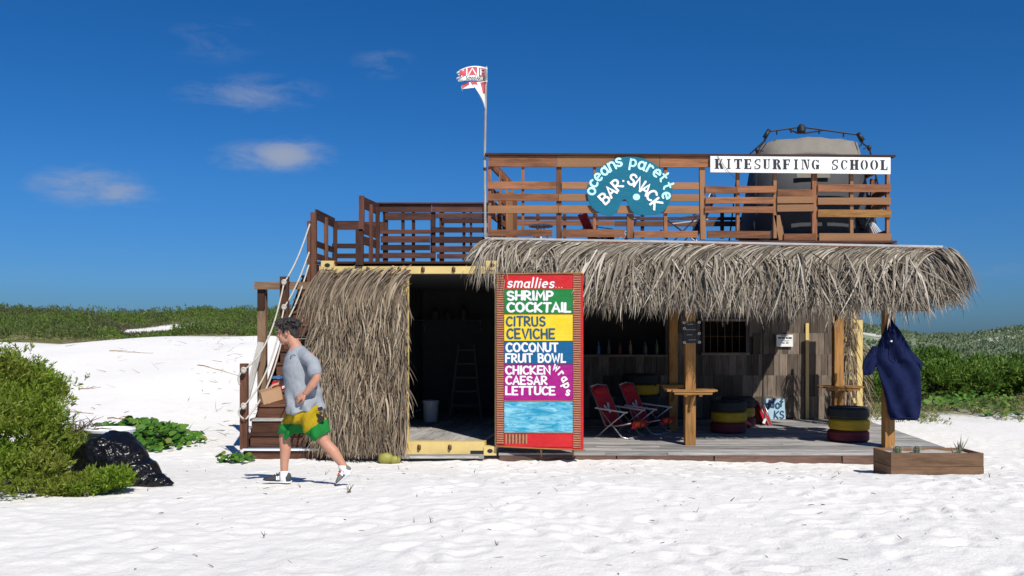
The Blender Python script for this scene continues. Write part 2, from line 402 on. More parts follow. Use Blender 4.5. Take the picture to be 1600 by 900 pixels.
vg = t.ramp(t.noise(o, 2.2, 8, .7), [(.3,(.10,.11,.035)),(.5,(.17,.17,.06)),(.62,(.36,.31,.2)),(.72,(.55,.52,.45))])
vf = t.math('MULTIPLY', t.math('ADD', att.outputs[0], t.math('MULTIPLY', t.math('SUBTRACT', t.noise(o, 1.1, 6, .7), .5), 1.2)), att.outputs[0], True)
vf = t.math('MULTIPLY', vf, 1.5, True)
t.l(t.mix(vf, col, vg), t.b.inputs['Base Color']); t.b.inputs['Roughness'].default_value = .95; t.b.inputs['Specular IOR Level'].default_value = .1
t.bump(t.math('ADD', n2, t.math('MULTIPLY', n3, 2.0)), .6, .016)
tag(link('sand_ground', me, t.m), None, None, kind='structure')

# ------------------------------------------------------------------ shipping container (its end faces the beach)
def skew(o, k=.15, y0=13.3):
    for v in o.data.vertices: v.co.x += k*(v.co.y-y0)
    return o
Y0 = 13.3; Y1 = 19.36; XL = P(499,0,Y0).x; XR = P(777,0,Y0).x; ZT = 2.88; ZB = .03
ct = thing('shipping_container', ((XL+XR)/2, Y0, ZB), 'pale yellow shipping container standing open at the left of the thatched bar', 'container')
def cbuild(mb, name, m): return skew(mb.build(name, m, ct))
b = MB(); fr = YP(Y0)
fr.plate(b, 499, 416, 777, 427.5, 0, .12)                     # header
fr.plate(b, 499, 427.5, 512, 700, .0, .14); fr.plate(b, 773, 427.5, 777.5, 700, 0, .14)
fr.plate(b, 620, 690, 757, 711, 0, .16); fr.plate(b, 499, 690, 620, 711, 0, .16)
cbuild(b, 'end_frame', M['yellow'])
b = MB(); fr.plate(b, 735, 704, 757, 711.5, .004, .02); cbuild(b, 'forklift_slot', M['black'])
for (px, py) in ((512,414.5), (769,414.5), (512,705), (766,704.5)):
    c = P(px, py, Y0-.01); b = MB(); b.box(c+Vector((0,.07,0)), (.19,.16,.135)); cc_ = cbuild(b, 'corner_casting', M['yellow'])
    b = MB(); b.tube([c+Vector((0,-.013,-.0)), c+Vector((0,-.005,0))], .042, 12, sc=(1,.75)); skew(b.build('casting_hole', M['black'], cc_))
for px, py in ((575,421), (624,421), (661,421), (709,421), (655,699), (703,699)):
    c = P(px, py, Y0-.015); b = MB(); b.ring(c, .035, .012, 12, 6, (1,.3,.2)); b.box(c+Vector((0,.012,0)), (.05,.02,.06)); cbuild(b, 'lashing_ring', M['rust'])
def corrugated(y0, y1, z0, z1, x):
    b = MB(); n = int((y1-y0)/.07); ys = [y0+(y1-y0)*i/n for i in range(n+1)]
    vs = []
    for i, y in enumerate(ys):
        dx = .036*(1 if i % 4 in (1,2) else 0); vs += [(x-dx, y, z0), (x-dx, y, z1)]
    b.add(vs, [(2*i, 2*i+2, 2*i+3, 2*i+1) for i in range(n)]); return b
ZF = .2
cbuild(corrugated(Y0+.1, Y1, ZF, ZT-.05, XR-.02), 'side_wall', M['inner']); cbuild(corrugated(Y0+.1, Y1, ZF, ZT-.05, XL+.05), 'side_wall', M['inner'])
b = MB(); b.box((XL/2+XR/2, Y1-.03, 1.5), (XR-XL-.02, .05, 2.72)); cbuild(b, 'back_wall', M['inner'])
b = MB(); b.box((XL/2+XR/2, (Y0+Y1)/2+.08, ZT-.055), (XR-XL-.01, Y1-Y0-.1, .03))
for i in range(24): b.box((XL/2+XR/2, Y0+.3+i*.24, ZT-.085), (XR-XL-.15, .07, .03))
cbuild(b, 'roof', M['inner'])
b = MB()
for i in range(9): b.box((XL+.17+i*.262, (Y0+Y1)/2+.02, ZF-.02), (.256, Y1-Y0-.04, .04))
cbuild(b, 'floor', M['greywood'])
b = MB(); fr.plate(b, 512.5, 428, 636, 689, .01, .05); ld = cbuild(b, 'door', M['yellow'])
b = MB(); fr.plate(b, 627, 428, 639, 711, .028, .04); b.tube([fr.at(633, 425, .06), fr.at(633, 708, .06)], .017, 8); skew(b.build('door_edge', M['yellow'], ld))
# door leaf swung right open, it carries the menu
mo = Vector((XR+.03, 13.2, 0)); md = Vector((1.272, -.32, 0)); MP = Plane(mo, md)
b = MB(); MP.plate(b, 777, 430, 909, 695, -.055, .05, dy=2); b.tube([MP.at(782,424,-.11), MP.at(782,700,-.11)], .02, 8)
lf = b.build('door', M['yellow'], ct); lf['label'] = 'open door leaf swung round behind the painted menu'
for px in (845, 895):
    b = MB(); c = MP.at(px, 707, -.02); b.box(c, (.03,.05,.10)); b.ring(c+Vector((0,-.02,-.03)), .028, .012, 10, 6, (1,0,.2)); b.build('lock_cam', M['rust'], lf)
# things in the dark container
bk = thing('bucket', P(673, 661, 16.6), 'pale plastic bucket standing in the dark container doorway', 'bucket')
c = Vector((bk.location.x, 16.6, .2)); bk.location = c
b = MB(); b.lathe(c, [(.13,0),(.152,.36),(.165,.36),(.165,.39),(.148,.39),(.125,.02)], 24); b.build('body', M['bucket'], bk)
b = MB(); b.tube([c+Vector((.165*math.cos(a), .05-.02*math.sin(a), .36-.12*math.sin(a))) for a in np.linspace(0, math.pi, 12)], .005, 5); b.build('handle', M['alu'], bk)
sx0 = P(728, 0, 17.2).x
st = thing('stepladder', (sx0, 17.2, .2), 'dark grey stepladder standing in the dark container behind the bucket', 'ladder')
for s in (-1, 1):
    b = MB(); b.beam((sx0+s*.30, 17.0, .2), (sx0+s*.15, 17.3, 1.62), .03, .07); b.build('rail', M['inner'], st)
    b = MB(); b.beam((sx0+s*.29, 17.7, .2), (sx0+s*.15, 17.36, 1.6), .025, .04); b.build('rear_leg', M['inner'], st)
for k in range(1, 6):
    f = k/5.4; b = MB(); b.box((sx0, 17.0+.3*f-.02, .2+1.42*f), (2*(.30-.15*f), .09, .03)); b.build('step', M['inner'], st)
sh = thing('shelf', (P(700,0,18.6).x, 18.9, 1.9), 'dark shelf along the back of the container', 'shelf')
b = MB(); b.box((P(706,0,18.8).x, 18.9, 2.12), (1.5, .35, .03)); b.build('board', M['inner'], sh)
for dx in (-.6, .6):
    b = MB(); b.beam((P(706,0,18.8).x+dx, 19.2, 1.9), (P(706,0,18.8).x+dx, 18.8, 2.1), .03, .03); b.build('bracket', M['alu'], sh)
for i, (px, h, r) in enumerate(((680,.2,.09),(700,.16,.07),(724,.24,.08))):
    c = Vector((P(px,0,18.85).x, 18.85, 2.137)); b = MB(); b.lathe(c, [(r,0),(r,h*.8),(r*.6,h*.9),(r*.6,h)], 16)
    tag(recentre(b.build('jar', M['inner'])), ['squat grey jar at the left end of the container shelf','small grey jar in the middle of the container shelf','tall grey jar at the right end of the container shelf'][i], 'jar', 'jars on the container shelf')
# sill boards on the sand
b = MB(); YP(13.18).plate(b, 622, 711, 756, 717, 0, .12); YP(13.16).plate(b, 640, 712.5, 748, 716, .01, .02)
tag(recentre(b.build('sill_plank', M['palewood'])), 'grey plank lying on the sand under the open container doorway', 'plank')

# ------------------------------------------------------------------ palm thatch strands
def strands(S0, d0, d1, L, width, seg=8, curl=.7, wob=.05, pw=1.0):
    N = len(S0); pts = np.empty((N, seg+1, 3)); pts[:,0] = S0; wv = rng.normal(0, wob, (N,3))
    for i in range(seg):
        t = ((i+.5)/seg)**curl; d = norm(d0*(1-t)+d1*t+wv*(t*2-1)[...,None] if False else d0*(1-t)+d1*t+wv*t)
        pts[:,i+1] = pts[:,i]+d*(L/seg)[:,None]
    side = norm(np.cross(norm(d1+d0*.3), np.array([0,-1,0])+rng.normal(0,.55,(N,3))))
    w = width[:,None]*np.interp(np.linspace(0,1,seg+1), [0,.15,.6,.9,1], [.7,1,.8,.4,.05])[None,:]
    return ribbons(pts, side, w)
def clump(x, k, w, j):
    c = np.floor(np.asarray(x)/w+.37*k); return 2*vnoise(c*1.731+.5*j, np.full(len(c), k*2.17+j*5.3), 77+j)
def drop(d0, d1, seg=8, curl=.7):
    z = np.zeros(len(d0))
    for i in range(seg):
        t = ((i+.5)/seg)**curl; z += norm(d0*(1-t)+d1*t)[:,2]/seg
    return -z
def cat(parts):
    V = []; Q = []; n = 0
    for v, q in parts: V.append(v); Q.append(q+n); n += len(v)
    return np.concatenate(V), np.concatenate(Q)

# cover hung on the closed door leaf
tp = thing('thatch_screen', (P(566,0,13.1).x, 13.1, .0), 'shaggy palm thatch screen hanging over the closed container door', 'thatch')
parts = []
xa_, xb_ = P(497,0,13.2).x, P(638,0,13.2).x
for k, z in enumerate([2.76, 2.74, 2.66]+list(np.arange(2.5, .36, -.13))):
    n = 170 if k < 3 else 175
    x = rng.uniform(xa_, xb_+(.05 if k < 3 else 0), n); S = np.stack([x, np.full(n, 13.19-.003*k)-rng.uniform(0,.05,n), z+rng.normal(0,.04,n)], 1)
    top = k < 3
    lat = (rng.normal(-1.0,.10,n) if top else rng.normal(-.08,.50,n)) + (0 if top else .5*np.sin(x*7+k*2.1)*.5)
    lat = lat*(.30+.70*sm(xa_, xa_+.55, x)) if top else lat; edge = sm(P(520,0,13.2).x, xa_, x); lat = lat-.12*edge*rng.uniform(0,1.6,n); lat = np.where((x > P(622,0,13.2).x) & ~np.full(n,top), -np.abs(lat)*.7+.1, lat)
    rt = sm(P(640,0,13.2).x, P(600,0,13.2).x, x)
    if not top: lat = lat*(.25+.75*rt)+.7*clump(x, k, .09, 4)*rt
    d0 = norm(np.stack([lat, -.16-rng.uniform(0,.2,n), (-.25 if top else -.55)-.4*rng.uniform(0,1,n)], 1))
    d1 = norm(np.stack([rng.normal(-.02,.20 if not top else .08,n)+(0 if top else .35*clump(x, k, .09, 5)*rt-.08*(1-rt))-.07*edge, rng.normal(-.02,.05,n), -np.ones(n)], 1))
    L = rng.uniform(.5, .8, n) if top else rng.uniform(.38, .72, n); L = np.minimum(L, (z+.02)/drop(d0,d1)*rng.uniform(.92,1.04,n))
    parts.append(strands(S, d0, d1, L, rng.uniform(.009, .020, n)+.022*(rng.uniform(0,1,n)**3), 7, .6 if top else 1.1, .05 if top else .16))
n = 30; S = np.stack([np.full(n, xa_)+rng.uniform(0,.05,n), np.full(n,13.17), rng.uniform(1.2,2.75,n)],1); d0 = norm(np.stack([-rng.uniform(.2,.7,n), -rng.uniform(0,.3,n), -rng.uniform(.3,.8,n)],1)); d1 = norm(np.stack([-rng.uniform(.0,.4,n), rng.normal(0,.1,n), -np.ones(n)],1))
parts.append(strands(S, d0, d1, rng.uniform(.3,.55,n), rng.uniform(.010,.018,n), 7, .8, .05))
V, Q = cat(parts); V[:,2] = np.maximum(V[:,2], .0); V[:,1] = np.minimum(V[:,1], 13.235)
link('fronds', mesh_np('fronds', V, Q), M['thatchside'], tp)
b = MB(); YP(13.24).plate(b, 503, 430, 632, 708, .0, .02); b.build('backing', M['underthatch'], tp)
b = MB(); b.tube([P(508,427.5,13.16), P(640,429.5,13.16)], .018, 6); b.build('batten', M['darkwood'], tp)

# ------------------------------------------------------------------ deck
DZ = .055
dk = thing('wooden_deck', (3.2, 15.5, -.05), 'low deck of sun bleached grey boards in front of the bar', 'deck')
b = MB(); n = 38; y0 = 13.22; step = 5.5/n
for i in range(n):
    y = y0+(i+.5)*step; x = XR+.02+.15*max(0,y-13.3); xe = 6.72+.12*(y-13.3)
    cuts = sorted([x, xe]+[random.uniform(x+.8, xe-.8) for _ in range(2)])
    for a, c in zip(cuts[:-1], cuts[1:]):
        if c-a > .1: b.box(((a+c)/2, y, DZ-.018+random.uniform(-.003,.004)), (c-a-.006, step-.007, .036))
b.build('deck_boards', M['greywood'], dk)
b = MB()
for a, c in ((XR+.03,1.55),(1.56,3.0),(3.01,4.9),(4.91,6.70)): b.box(((a+c)/2, 13.20+random.uniform(-.008,.008), DZ-.115), (c-a-.01, .035, .15))
for i in range(5): b.box((6.68+.12*(.6+i*1.05), 13.8+i*1.05, DZ-.115), (.035, 1.03, .15))
b.build('fascia', M['fascia'], dk)
b = MB()
for i in range(9): b.box((.2+i*.8, 15.9, DZ-.09), (.06, 5.2, .1))
b.build('joists', M['darkwood'], dk)

# ------------------------------------------------------------------ thatched awning with its posts
aw = thing('thatched_awning', (3.2, 14, DZ), 'long palm thatch awning with a pale ridge board shading the front deck', 'awning')
RL = P(760,373,13.92); RR = P(1470,386,13.92)
b = MB(); b.beam(RL+Vector((-.02,-.045,.0)), RR+Vector((0,-.045,.0)), .05, .034); b.build('ridge_board', M['ridge'], aw)
b = MB(); b.beam(RL+Vector((0,.05,-.09)), RR+Vector((0,.05,-.09)), .06, .15); b.build('ridge_beam', M['redwood'], aw)
b = MB()
def slope(x, f):      # a point of the slope under the thatch, f = 0 at the ridge, 1 at the eave
    q = RL.lerp(RR, (x-RL.x)/(RR.x-RL.x)); return Vector((x, q.y-.02-.55*f, q.z-.03-.92*f))
x0_, x1_ = RL.x+.22, RR.x-.42
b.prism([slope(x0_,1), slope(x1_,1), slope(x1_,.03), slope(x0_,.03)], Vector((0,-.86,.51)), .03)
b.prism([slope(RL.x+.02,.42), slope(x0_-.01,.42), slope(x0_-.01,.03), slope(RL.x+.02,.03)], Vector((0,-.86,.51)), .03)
b.build('thatch_light_block', M['underthatch'], aw)  # dark sheet added beneath the thatch to block light
b = MB()
for i in range(13):
    x = x0_+.1+i*(x1_-x0_-.2)/12; b.beam(slope(x,.05)+Vector((0,.05,-.05)), slope(x,1.02)+Vector((0,.05,-.03)), .04, .06)
b.beam(slope(x0_,.95)+Vector((0,.1,-.08)), slope(x1_,.95)+Vector((0,.1,-.08)), .05, .09)
b.build('rafters', M['post'], aw)
parts = []
def roof_strands(x, f, lat, k, noise_):
    n = len(x); q = np.clip((x-RL.x)/(RR.x-RL.x),0,1); zr = RL.z+(RR.z-RL.z)*q
    S = np.stack([x, 13.93-.012*k-.55*f-rng.uniform(.0,.04,n), zr-.035-.92*f+rng.normal(0,.010,n)], 1)
    lat = np.where(q > .965, np.abs(lat)*.6+.12, lat)
    ck = 1.0 if noise_ > .2 else .25; lat = lat+.55*ck*clump(x, k, .10, 1)
    lat = np.where(lat > 0, lat*(np.clip((RR.x-x)/.8,0,1)+.12), lat)
    d0 = norm(np.stack([lat, -.50-rng.uniform(0,.15,n), -.10-.25*rng.uniform(0,1,n)], 1))
    d1 = norm(np.stack([rng.normal(0,.7*noise_,n)+.10*np.sign(lat)+.30*clump(x, k, .10, 2), -.05+rng.normal(0,.05,n), -np.ones(n)], 1))
    pxs = 800+F*x/13.1
    tip = np.interp(pxs, [715,775,800,900,930,1000,1100,1200,1300,1400,1450,1490,1530], [426,433,432,450,490,498,498,500,503,503,498,478,455])
    tz = CAMZ-(tip-HY)/F*13.1+rng.normal(.05,.06,n)+np.abs(rng.normal(0,.16,n))+.13*clump(x, k, .13, 3)
    L = np.clip((S[:,2]-tz)/np.maximum(drop(d0,d1,8,.62), .3), .3, 1.5)
    parts.append(strands(S, d0, d1, L, rng.uniform(.009, .020, n)+.024*(rng.uniform(0,1,n)**3), 8, .62, noise_*.6))
# lower courses: loose hanging leaflets
for k, f in enumerate([.10, .17, .24, .31, .38, .45, .52, .59, .66, .73, .80]):
    n = 360 if k < 5 else 290
    x = rng.uniform(RL.x+.05, RR.x-.02, n) if k < 4 else rng.uniform(RL.x+.9, RR.x, n)
    roof_strands(x, np.full(n, f), -.25+.55*np.sin(x*2.1+k*1.3)+rng.normal(0,.28,n), 12-k, .28)
# top course: whole fronds laid along the ridge, their leaflets side by side in arcs
xf = RL.x-.05; fi = 0
while xf < RR.x:
    ln = random.uniform(.55, 1.25); q = (xf-RL.x)/(RR.x-RL.x); s_ = -1 if (q < .40 or random.random() < .68) else 1
    if q > .88: s_ = 1 if random.random() < .6 else -1
    for lay in range(2):
        n = int(ln*78); x = np.linspace(xf-.12, xf+ln+.12, n)+rng.normal(0,.006,n); x = np.clip(x, RL.x-.02, RR.x+.03)
        g = np.linspace(0,1,n); base_lean = random.uniform(.85, 1.5)
        roof_strands(x, np.full(n, .0+.05*lay+random.uniform(0,.03)), s_*(base_lean+.25*g)+rng.normal(0,.07,n), 14+2*lay+fi%3, .10)
    xf += ln*.82; fi += 1
# the right end hangs full to the eave, the left end falls over the container's corner
n = 420; x = rng.uniform(RR.x-.75, RR.x-.02, n); roof_strands(x, rng.uniform(.05,.75,n), rng.uniform(-.2,.35,n), 8, .25)
n = 260; x = rng.uniform(RL.x-.02, RL.x+.55, n); S = np.stack([x, 13.72-rng.uniform(0,.25,n), 3.26-rng.uniform(0,.22,n)], 1)
d0 = norm(np.stack([rng.normal(-.7,.25,n), -.75-rng.uniform(0,.4,n), -.25-.3*rng.uniform(0,1,n)],1)); d1 = norm(np.stack([rng.normal(-.05,.15,n), -.12+rng.normal(0,.05,n), -np.ones(n)],1))
parts.append(strands(S, d0, d1, rng.uniform(.55,.80,n), rng.uniform(.010,.022,n), 8, .7, .06))
# long loose leaflets at both ends
for sgn, xe, n in ((-1, RL.x, 26), (1, RR.x, 40)):
    S = np.stack([xe+sgn*rng.uniform(-.12,.02,n), 13.9-rng.uniform(0,.3,n), (RL.z if sgn < 0 else RR.z)-rng.uniform(0,.35,n)], 1)
    d0 = norm(np.stack([sgn*rng.uniform(.5,1,n), -rng.uniform(.1,.5,n), rng.uniform(-.4,.08,n)], 1)); d1 = norm(np.stack([sgn*rng.uniform(.0,.5,n), rng.normal(0,.15,n), -np.ones(n)], 1))
    parts.append(strands(S, d0, d1, rng.uniform(.3,.62 if sgn < 0 else .42,n), rng.uniform(.012,.024,n), 8, .9))
V, Q = cat(parts)
link('fronds', mesh_np('fronds', V, Q), M['thatch'], aw)
def post(px0, px1, Y, ztop, m, lab=None):
    a = P(px0,0,Y).x; c = P(px1,0,Y).x; b = MB(); b.box(((a+c)/2, Y+.07, (DZ+ztop)/2), (c-a, .15, ztop-DZ)); o = b.build('post', M[m], aw)
    if lab: o['label'] = lab
    return o
post(1071, 1087, 14.15, 2.7, 'honey'); post(1383, 1398, 13.8, 2.75, 'honey'); post(1046, 1059, 16.25, 3.1, 'honey'); post(1304, 1318, 15.85, 3.1, 'honey')
b = MB(); b.beam((.1, 14.25, 2.72), (6.0, 14.25, 2.70), .06, .16); b.beam((.1,16.3,3.08),(6.1,16.3,3.08),.06,.14); b.beam((1.5,15.2,2.45),(5.9,15.2,2.45),.04,.07)
for x, y in ((5.72,15.9),): b.beam((x, y-.03, 2.05), (x+.45, y-.03, 2.6), .05, .08)
b.build('beam', M['post'], aw)

# ------------------------------------------------------------------ wooden shack at the back of the deck
sk = thing('wooden_shack', (3.6, 18.6, DZ), 'weathered shingle board shack wall with a window at the back of the deck', 'shack')
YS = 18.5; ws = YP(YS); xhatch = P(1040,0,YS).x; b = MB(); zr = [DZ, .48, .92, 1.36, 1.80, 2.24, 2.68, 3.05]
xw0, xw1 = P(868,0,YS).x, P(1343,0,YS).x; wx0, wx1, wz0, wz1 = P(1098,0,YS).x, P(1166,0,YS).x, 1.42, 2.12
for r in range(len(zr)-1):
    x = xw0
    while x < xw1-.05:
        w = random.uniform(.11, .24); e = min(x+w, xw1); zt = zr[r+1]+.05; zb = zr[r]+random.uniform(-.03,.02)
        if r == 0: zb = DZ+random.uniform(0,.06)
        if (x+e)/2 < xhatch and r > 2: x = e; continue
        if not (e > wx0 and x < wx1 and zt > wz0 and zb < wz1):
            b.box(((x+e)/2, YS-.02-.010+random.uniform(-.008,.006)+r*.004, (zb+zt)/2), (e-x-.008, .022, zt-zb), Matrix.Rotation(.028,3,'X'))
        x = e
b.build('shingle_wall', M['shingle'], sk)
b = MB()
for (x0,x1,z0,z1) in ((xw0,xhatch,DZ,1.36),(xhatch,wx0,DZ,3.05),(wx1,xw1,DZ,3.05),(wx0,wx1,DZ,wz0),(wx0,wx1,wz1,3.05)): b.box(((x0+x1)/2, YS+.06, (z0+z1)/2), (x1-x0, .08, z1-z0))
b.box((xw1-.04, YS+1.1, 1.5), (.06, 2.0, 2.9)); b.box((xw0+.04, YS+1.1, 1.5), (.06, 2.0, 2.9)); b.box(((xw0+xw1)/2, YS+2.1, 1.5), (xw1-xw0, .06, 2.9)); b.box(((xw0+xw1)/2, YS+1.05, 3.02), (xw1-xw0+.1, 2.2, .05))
b.build('inner_wall', M['dark'], sk)  # recess behind the hatch, painted dark to stand in for deep shade
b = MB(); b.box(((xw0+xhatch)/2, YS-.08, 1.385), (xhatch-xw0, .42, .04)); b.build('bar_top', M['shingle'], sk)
b = MB(); W_ = .05
b.box(((wx0+wx1)/2, YS-.06, wz0), (wx1-wx0+.1, .06, W_)); b.box(((wx0+wx1)/2, YS-.06, wz1), (wx1-wx0+.1, .06, W_)); b.box((wx0, YS-.06, (wz0+wz1)/2), (W_, .06, wz1-wz0-.06)); b.box((wx1, YS-.06, (wz0+wz1)/2), (W_, .06, wz1-wz0-.06))
wf = b.build('window', M['shingle'], sk)
b = MB()
for i in range(1,6): x = wx0+(wx1-wx0)*i/6; b.tube([(x,YS-.03,wz0+.03),(x,YS-.03,wz1-.03)], .008, 6)
b.tube([(wx0+.03,YS-.04,1.78),(wx1-.03,YS-.04,1.78)], .008, 6); b.build('grille', M['rust'], wf)
b = MB(); ws.plate(b, 1257.5, 505, 1262.5, 654, .06, .04); b.build('door_trim', M['yellow'], sk)
b = MB(); ws.plate(b, 1191, 505, 1193, 653, .055, .03); b.build('door_edge', M['dark'], sk)
for i, (px, h, r, m) in enumerate(((935,.27,.038,'hose'),(951,.30,.036,'inner'),(968,.24,.042,'tyrered'),(985,.29,.036,'post'),(1008,.26,.04,'inner'),(1026,.31,.036,'cactus'))):
    c = Vector((P(px,0,YS-.1).x, YS-.1, 1.406)); b = MB(); b.lathe(c, [(r,0),(r*1.02,h*.05),(r,h*.55),(r*.8,h*.66),(r*.36,h*.76),(r*.34,h*.95),(r*.42,h*.96),(r*.42,h)], 16)
    tag(recentre(b.build('bottle', M[m], None, True)), ['dark blue bottle at the left end of the shaded bar top','grey bottle second from the left on the shaded bar top','squat red bottle on the shaded bar top','brown bottle on the shaded bar top','stout grey bottle on the shaded bar top','tall green bottle at the right end of the shaded bar top'][i], 'bottle', 'bottles on the bar top')
# posted notice on the wall
nt = thing('wall_notice', ws.at(1224,541,.08), 'small white printed notice fixed to the shack wall', 'sign')
b = MB(); ws.plate(b, 1211.5, 523, 1237, 541.5, .085, .02); b.build('board', M['white'], nt)
b = MB()
for (x0,x1,y0,y1) in ((1214,1219,526.8,529.2),(1219.6,1224.5,526.8,529.2),(1226,1229,526.8,529.2),(1229.8,1235,526.8,529.2),(1218,1222,524.2,525.2),(1223,1230,524.2,525.2),(1219,1231,532.2,533),(1220,1224,535,536.5),(1226,1230,535,536.5)): ws.plate(b, x0,y0,x1,y1,.089,.004)
b.build('print', M['black'], nt)
# yellow barred frame at the right end
yf = thing('barred_frame', P(1336,650,17.4), 'yellow painted upright frame with crossbars at the right end of the shack', 'frame'); yf.location.z = DZ
pl = YP(17.4); b = MB(); pl.plate(b, 1339, 500, 1348, 650, 0, .07); pl.plate(b, 1320, 500, 1325, 650, 0, .06)
for y in (514, 549, 585, 622): pl.plate(b, 1325, y, 1339, y+8, -.01, .05)
b.box(((pl.at(1318,0).x+pl.at(1340,0).x)/2, 17.53, 1.4), (.3,.03,2.6)); b.build('bars', M['yellow'], yf)
tg = thing('thatch_strip', P(1326,640,17.1), 'narrow hanging strip of dry palm thatch beside the yellow frame', 'thatch'); tg.location.z = DZ
parts = []
for k in range(8):
    n = 26; S = np.stack([rng.uniform(P(1320,0,17.1).x, P(1331,0,17.1).x, n), 17.1+rng.uniform(-.05,.05,n), np.full(n, 2.5-k*.27)], 1)
    d0 = norm(np.stack([rng.normal(0,.5,n), -rng.uniform(.1,.4,n), -rng.uniform(.3,1,n)], 1)); d1 = norm(np.stack([rng.normal(0,.2,n), rng.normal(0,.1,n), -np.ones(n)], 1))
    parts.append(strands(S, d0, d1, rng.uniform(.35,.6,n), rng.uniform(.012,.025,n), 6))
n = 60; S = np.stack([np.full(n, P(1349,0,17.6).x), 17.6+rng.uniform(-.1,.1,n), rng.uniform(.4,1.7,n)], 1)
d0 = norm(np.stack([rng.uniform(.1,.8,n), -rng.uniform(0,.3,n), -rng.uniform(.2,1,n)], 1)); d1 = norm(np.stack([rng.uniform(.0,.5,n), rng.normal(0,.1,n), -np.ones(n)], 1))
parts.append(strands(S, d0, d1, rng.uniform(.25,.5,n), rng.uniform(.012,.025,n), 6))
V, Q = cat(parts); V[:,2] = np.maximum(V[:,2], DZ+.01); link('fronds', mesh_np('fronds', V, Q), M['thatchside'], tg)
b = MB(); b.tube([(P(1326,0,17.12).x,17.14,DZ),(P(1326,0,17.12).x,17.14,2.55)], .03, 8); b.build('pole', M['post'], tg)

# ------------------------------------------------------------------ upper terrace with its railings
ut = thing('roof_terrace', (2.8, 15.2, 3.2), 'roof terrace of red brown boards with an open railing above the awning', 'terrace')
YT = 14.0; T = YP(YT)
b = MB()
for i in range(20): y = 14.0+.06+i*.235; b.box((2.85+.1*(y-14), y, 3.285), (6.4, .225, .03))
b.build('floor', M['darkwood'], ut)  # carried back past the rear rail, added as a ceiling to darken the bar
b = MB()
for i in range(9): b.box((-.1+i*.76+.1, 16.3, 3.2), (.05, 4.5, .13))
b.build('joists', M['darkwood'], ut)
b = MB(); T.plate(b, 758, 240, 1397, 243.2, .06, .16, dy=3.0); b.build('handrail', M['darkwood'], ut)
b = MB(); T.plate(b, 763, 243.5, 870, 260.5, .025, .04, dy=.5); T.plate(b, 870.6, 244, 1030, 261, .025, .04); T.plate(b, 1030.5, 244, 1110, 261.5, .025, .04); T.plate(b, 1110.5, 246.5, 1391, 263.5, .0, .03); b.build('top_rail', M['redwood'], ut)
for j, (x0,x1,y0,y1,dy) in enumerate([(762,869,284.6,294.6,.3),(877.8,1092,285.5,294.5,.8),(762,872,303.5,313,0),(872.6,1092,304,313.2,.8),(762,872,322,332.5,0),(872.6,1092,322,332,1),
      (1102,1151,292,301,.5),(1102,1209,309,317.5,0),(1101,1209,323.5,332,0),(1151.5,1212,291.8,300.6,0),(1214.5,1269,297,305.5,0),(1214,1272,307.8,317,0),(1214,1272,320.5,329.8,0),
      (1277.5,1391,289.2,299.5,0),(1277.5,1391,309.5,319,.3),(1277.5,1391.5,328.6,338.8,0)]):
    b = MB(); q_ = random.uniform(-.7,.7); T.plate(b, x0,y0-.7+q_*.5,x1,y1+.7+q_*.5,.02+.003*(j%2),.03,dy-q_); b.build('rail', M['honey'] if (y0 == 328.6) else M['redwood'], ut)
for j, (x0,x1,y0,y1,dy) in enumerate([(762.5,863,359,369.5,0),(878,976,358.5,370.5,0),(990.8,1090,361,371.5,0),(1105,1203,360.5,371.5,1),(1224.5,1275,365.3,375.6,0),(1279.5,1391.7,364.6,378,.4)]):
    b = MB(); T.plate(b, x0,y0,x1,y1,.022,.03,dy); b.build('kick_board', M['redwood'], ut)
for (x0,x1,y0,y1,dx) in [(762.5,767.5,261,372,0),(815,819.5,261,362,0),(869.6,877.6,261,372,0),(927,931.5,261,360,0),(980,990.6,334,372,0),(1038,1043,261,362,0),(1093.5,1101.5,261,374,1.5),(1151.2,1156,264,374,0),
      (1209,1214,270,372,0),(1269.8,1277.3,270,376,0),(1329,1334,270,366,0),(1386,1391,270,379,0),(1209.5,1219,336,375,8)]:
    b = MB(); T.plate(b, x0,y0,x1,y1,-.012,.07,dx=dx); b.build('baluster', M['redwood'], ut)
# inner (rear) railing and side railings
R_ = YP(16.3)
for (x0,x1,y0,y1,m) in [(790,960,344.5,352,'redwood'),(960.5,1180,345.5,353.5,'redwood'),(1180.5,1318,346,354,'redwood'),(790,1000,338,343,'darkwood'),(1000.5,1318,339,344,'darkwood')]:
    b = MB(); R_.plate(b, x0,y0,x1,y1,0,.03); b.build('rail', M[m], ut)
for x in (838, 880, 929, 1002, 1084, 1127, 1240, 1290): b = MB(); R_.plate(b, x, 334 if x<1100 else 330, x+5, 372, -.03, .06); b.build('baluster', M['darkwood'], ut)
zt = P(0,243,YT).z
xb = P(798,0,16.2).x
def side_pt(f, z): return Vector((P(765,0,YT).x*(1-f)+xb*f, 14.02+f*2.2, z))
for (z, h) in ((zt-.09,.16),(4.12,.10),(3.93,.10),(3.74,.10),(3.42,.12)):
    b = MB(); b.beam(side_pt(.03,z), side_pt(1,z), .035, h); b.build('rail', M['redwood'], ut)
for f in (.35, .68, .99): b = MB(); p = side_pt(f, 0); b.box((p.x+.04, p.y, (3.3+zt-.1)/2), (.04,.08,zt-.1-3.3)); b.build('baluster', M['redwood'], ut)
for i, px in enumerate((777,785,793,801)):
    b = MB(); YP(15.6).plate(b, px, 299+i%2*3, px+7.3, 372, 0, .025); b.build('screen_board', M['redwood'], ut)
xr = P(1389,0,YT).x
for (z, h) in ((zt-.12,.14),(4.1,.10),(3.9,.10),(3.42,.12)):
    b = MB(); b.beam((xr,14.04,z), (xr+.1,16.2,z), .035, h); b.build('rail', M['redwood'], ut)
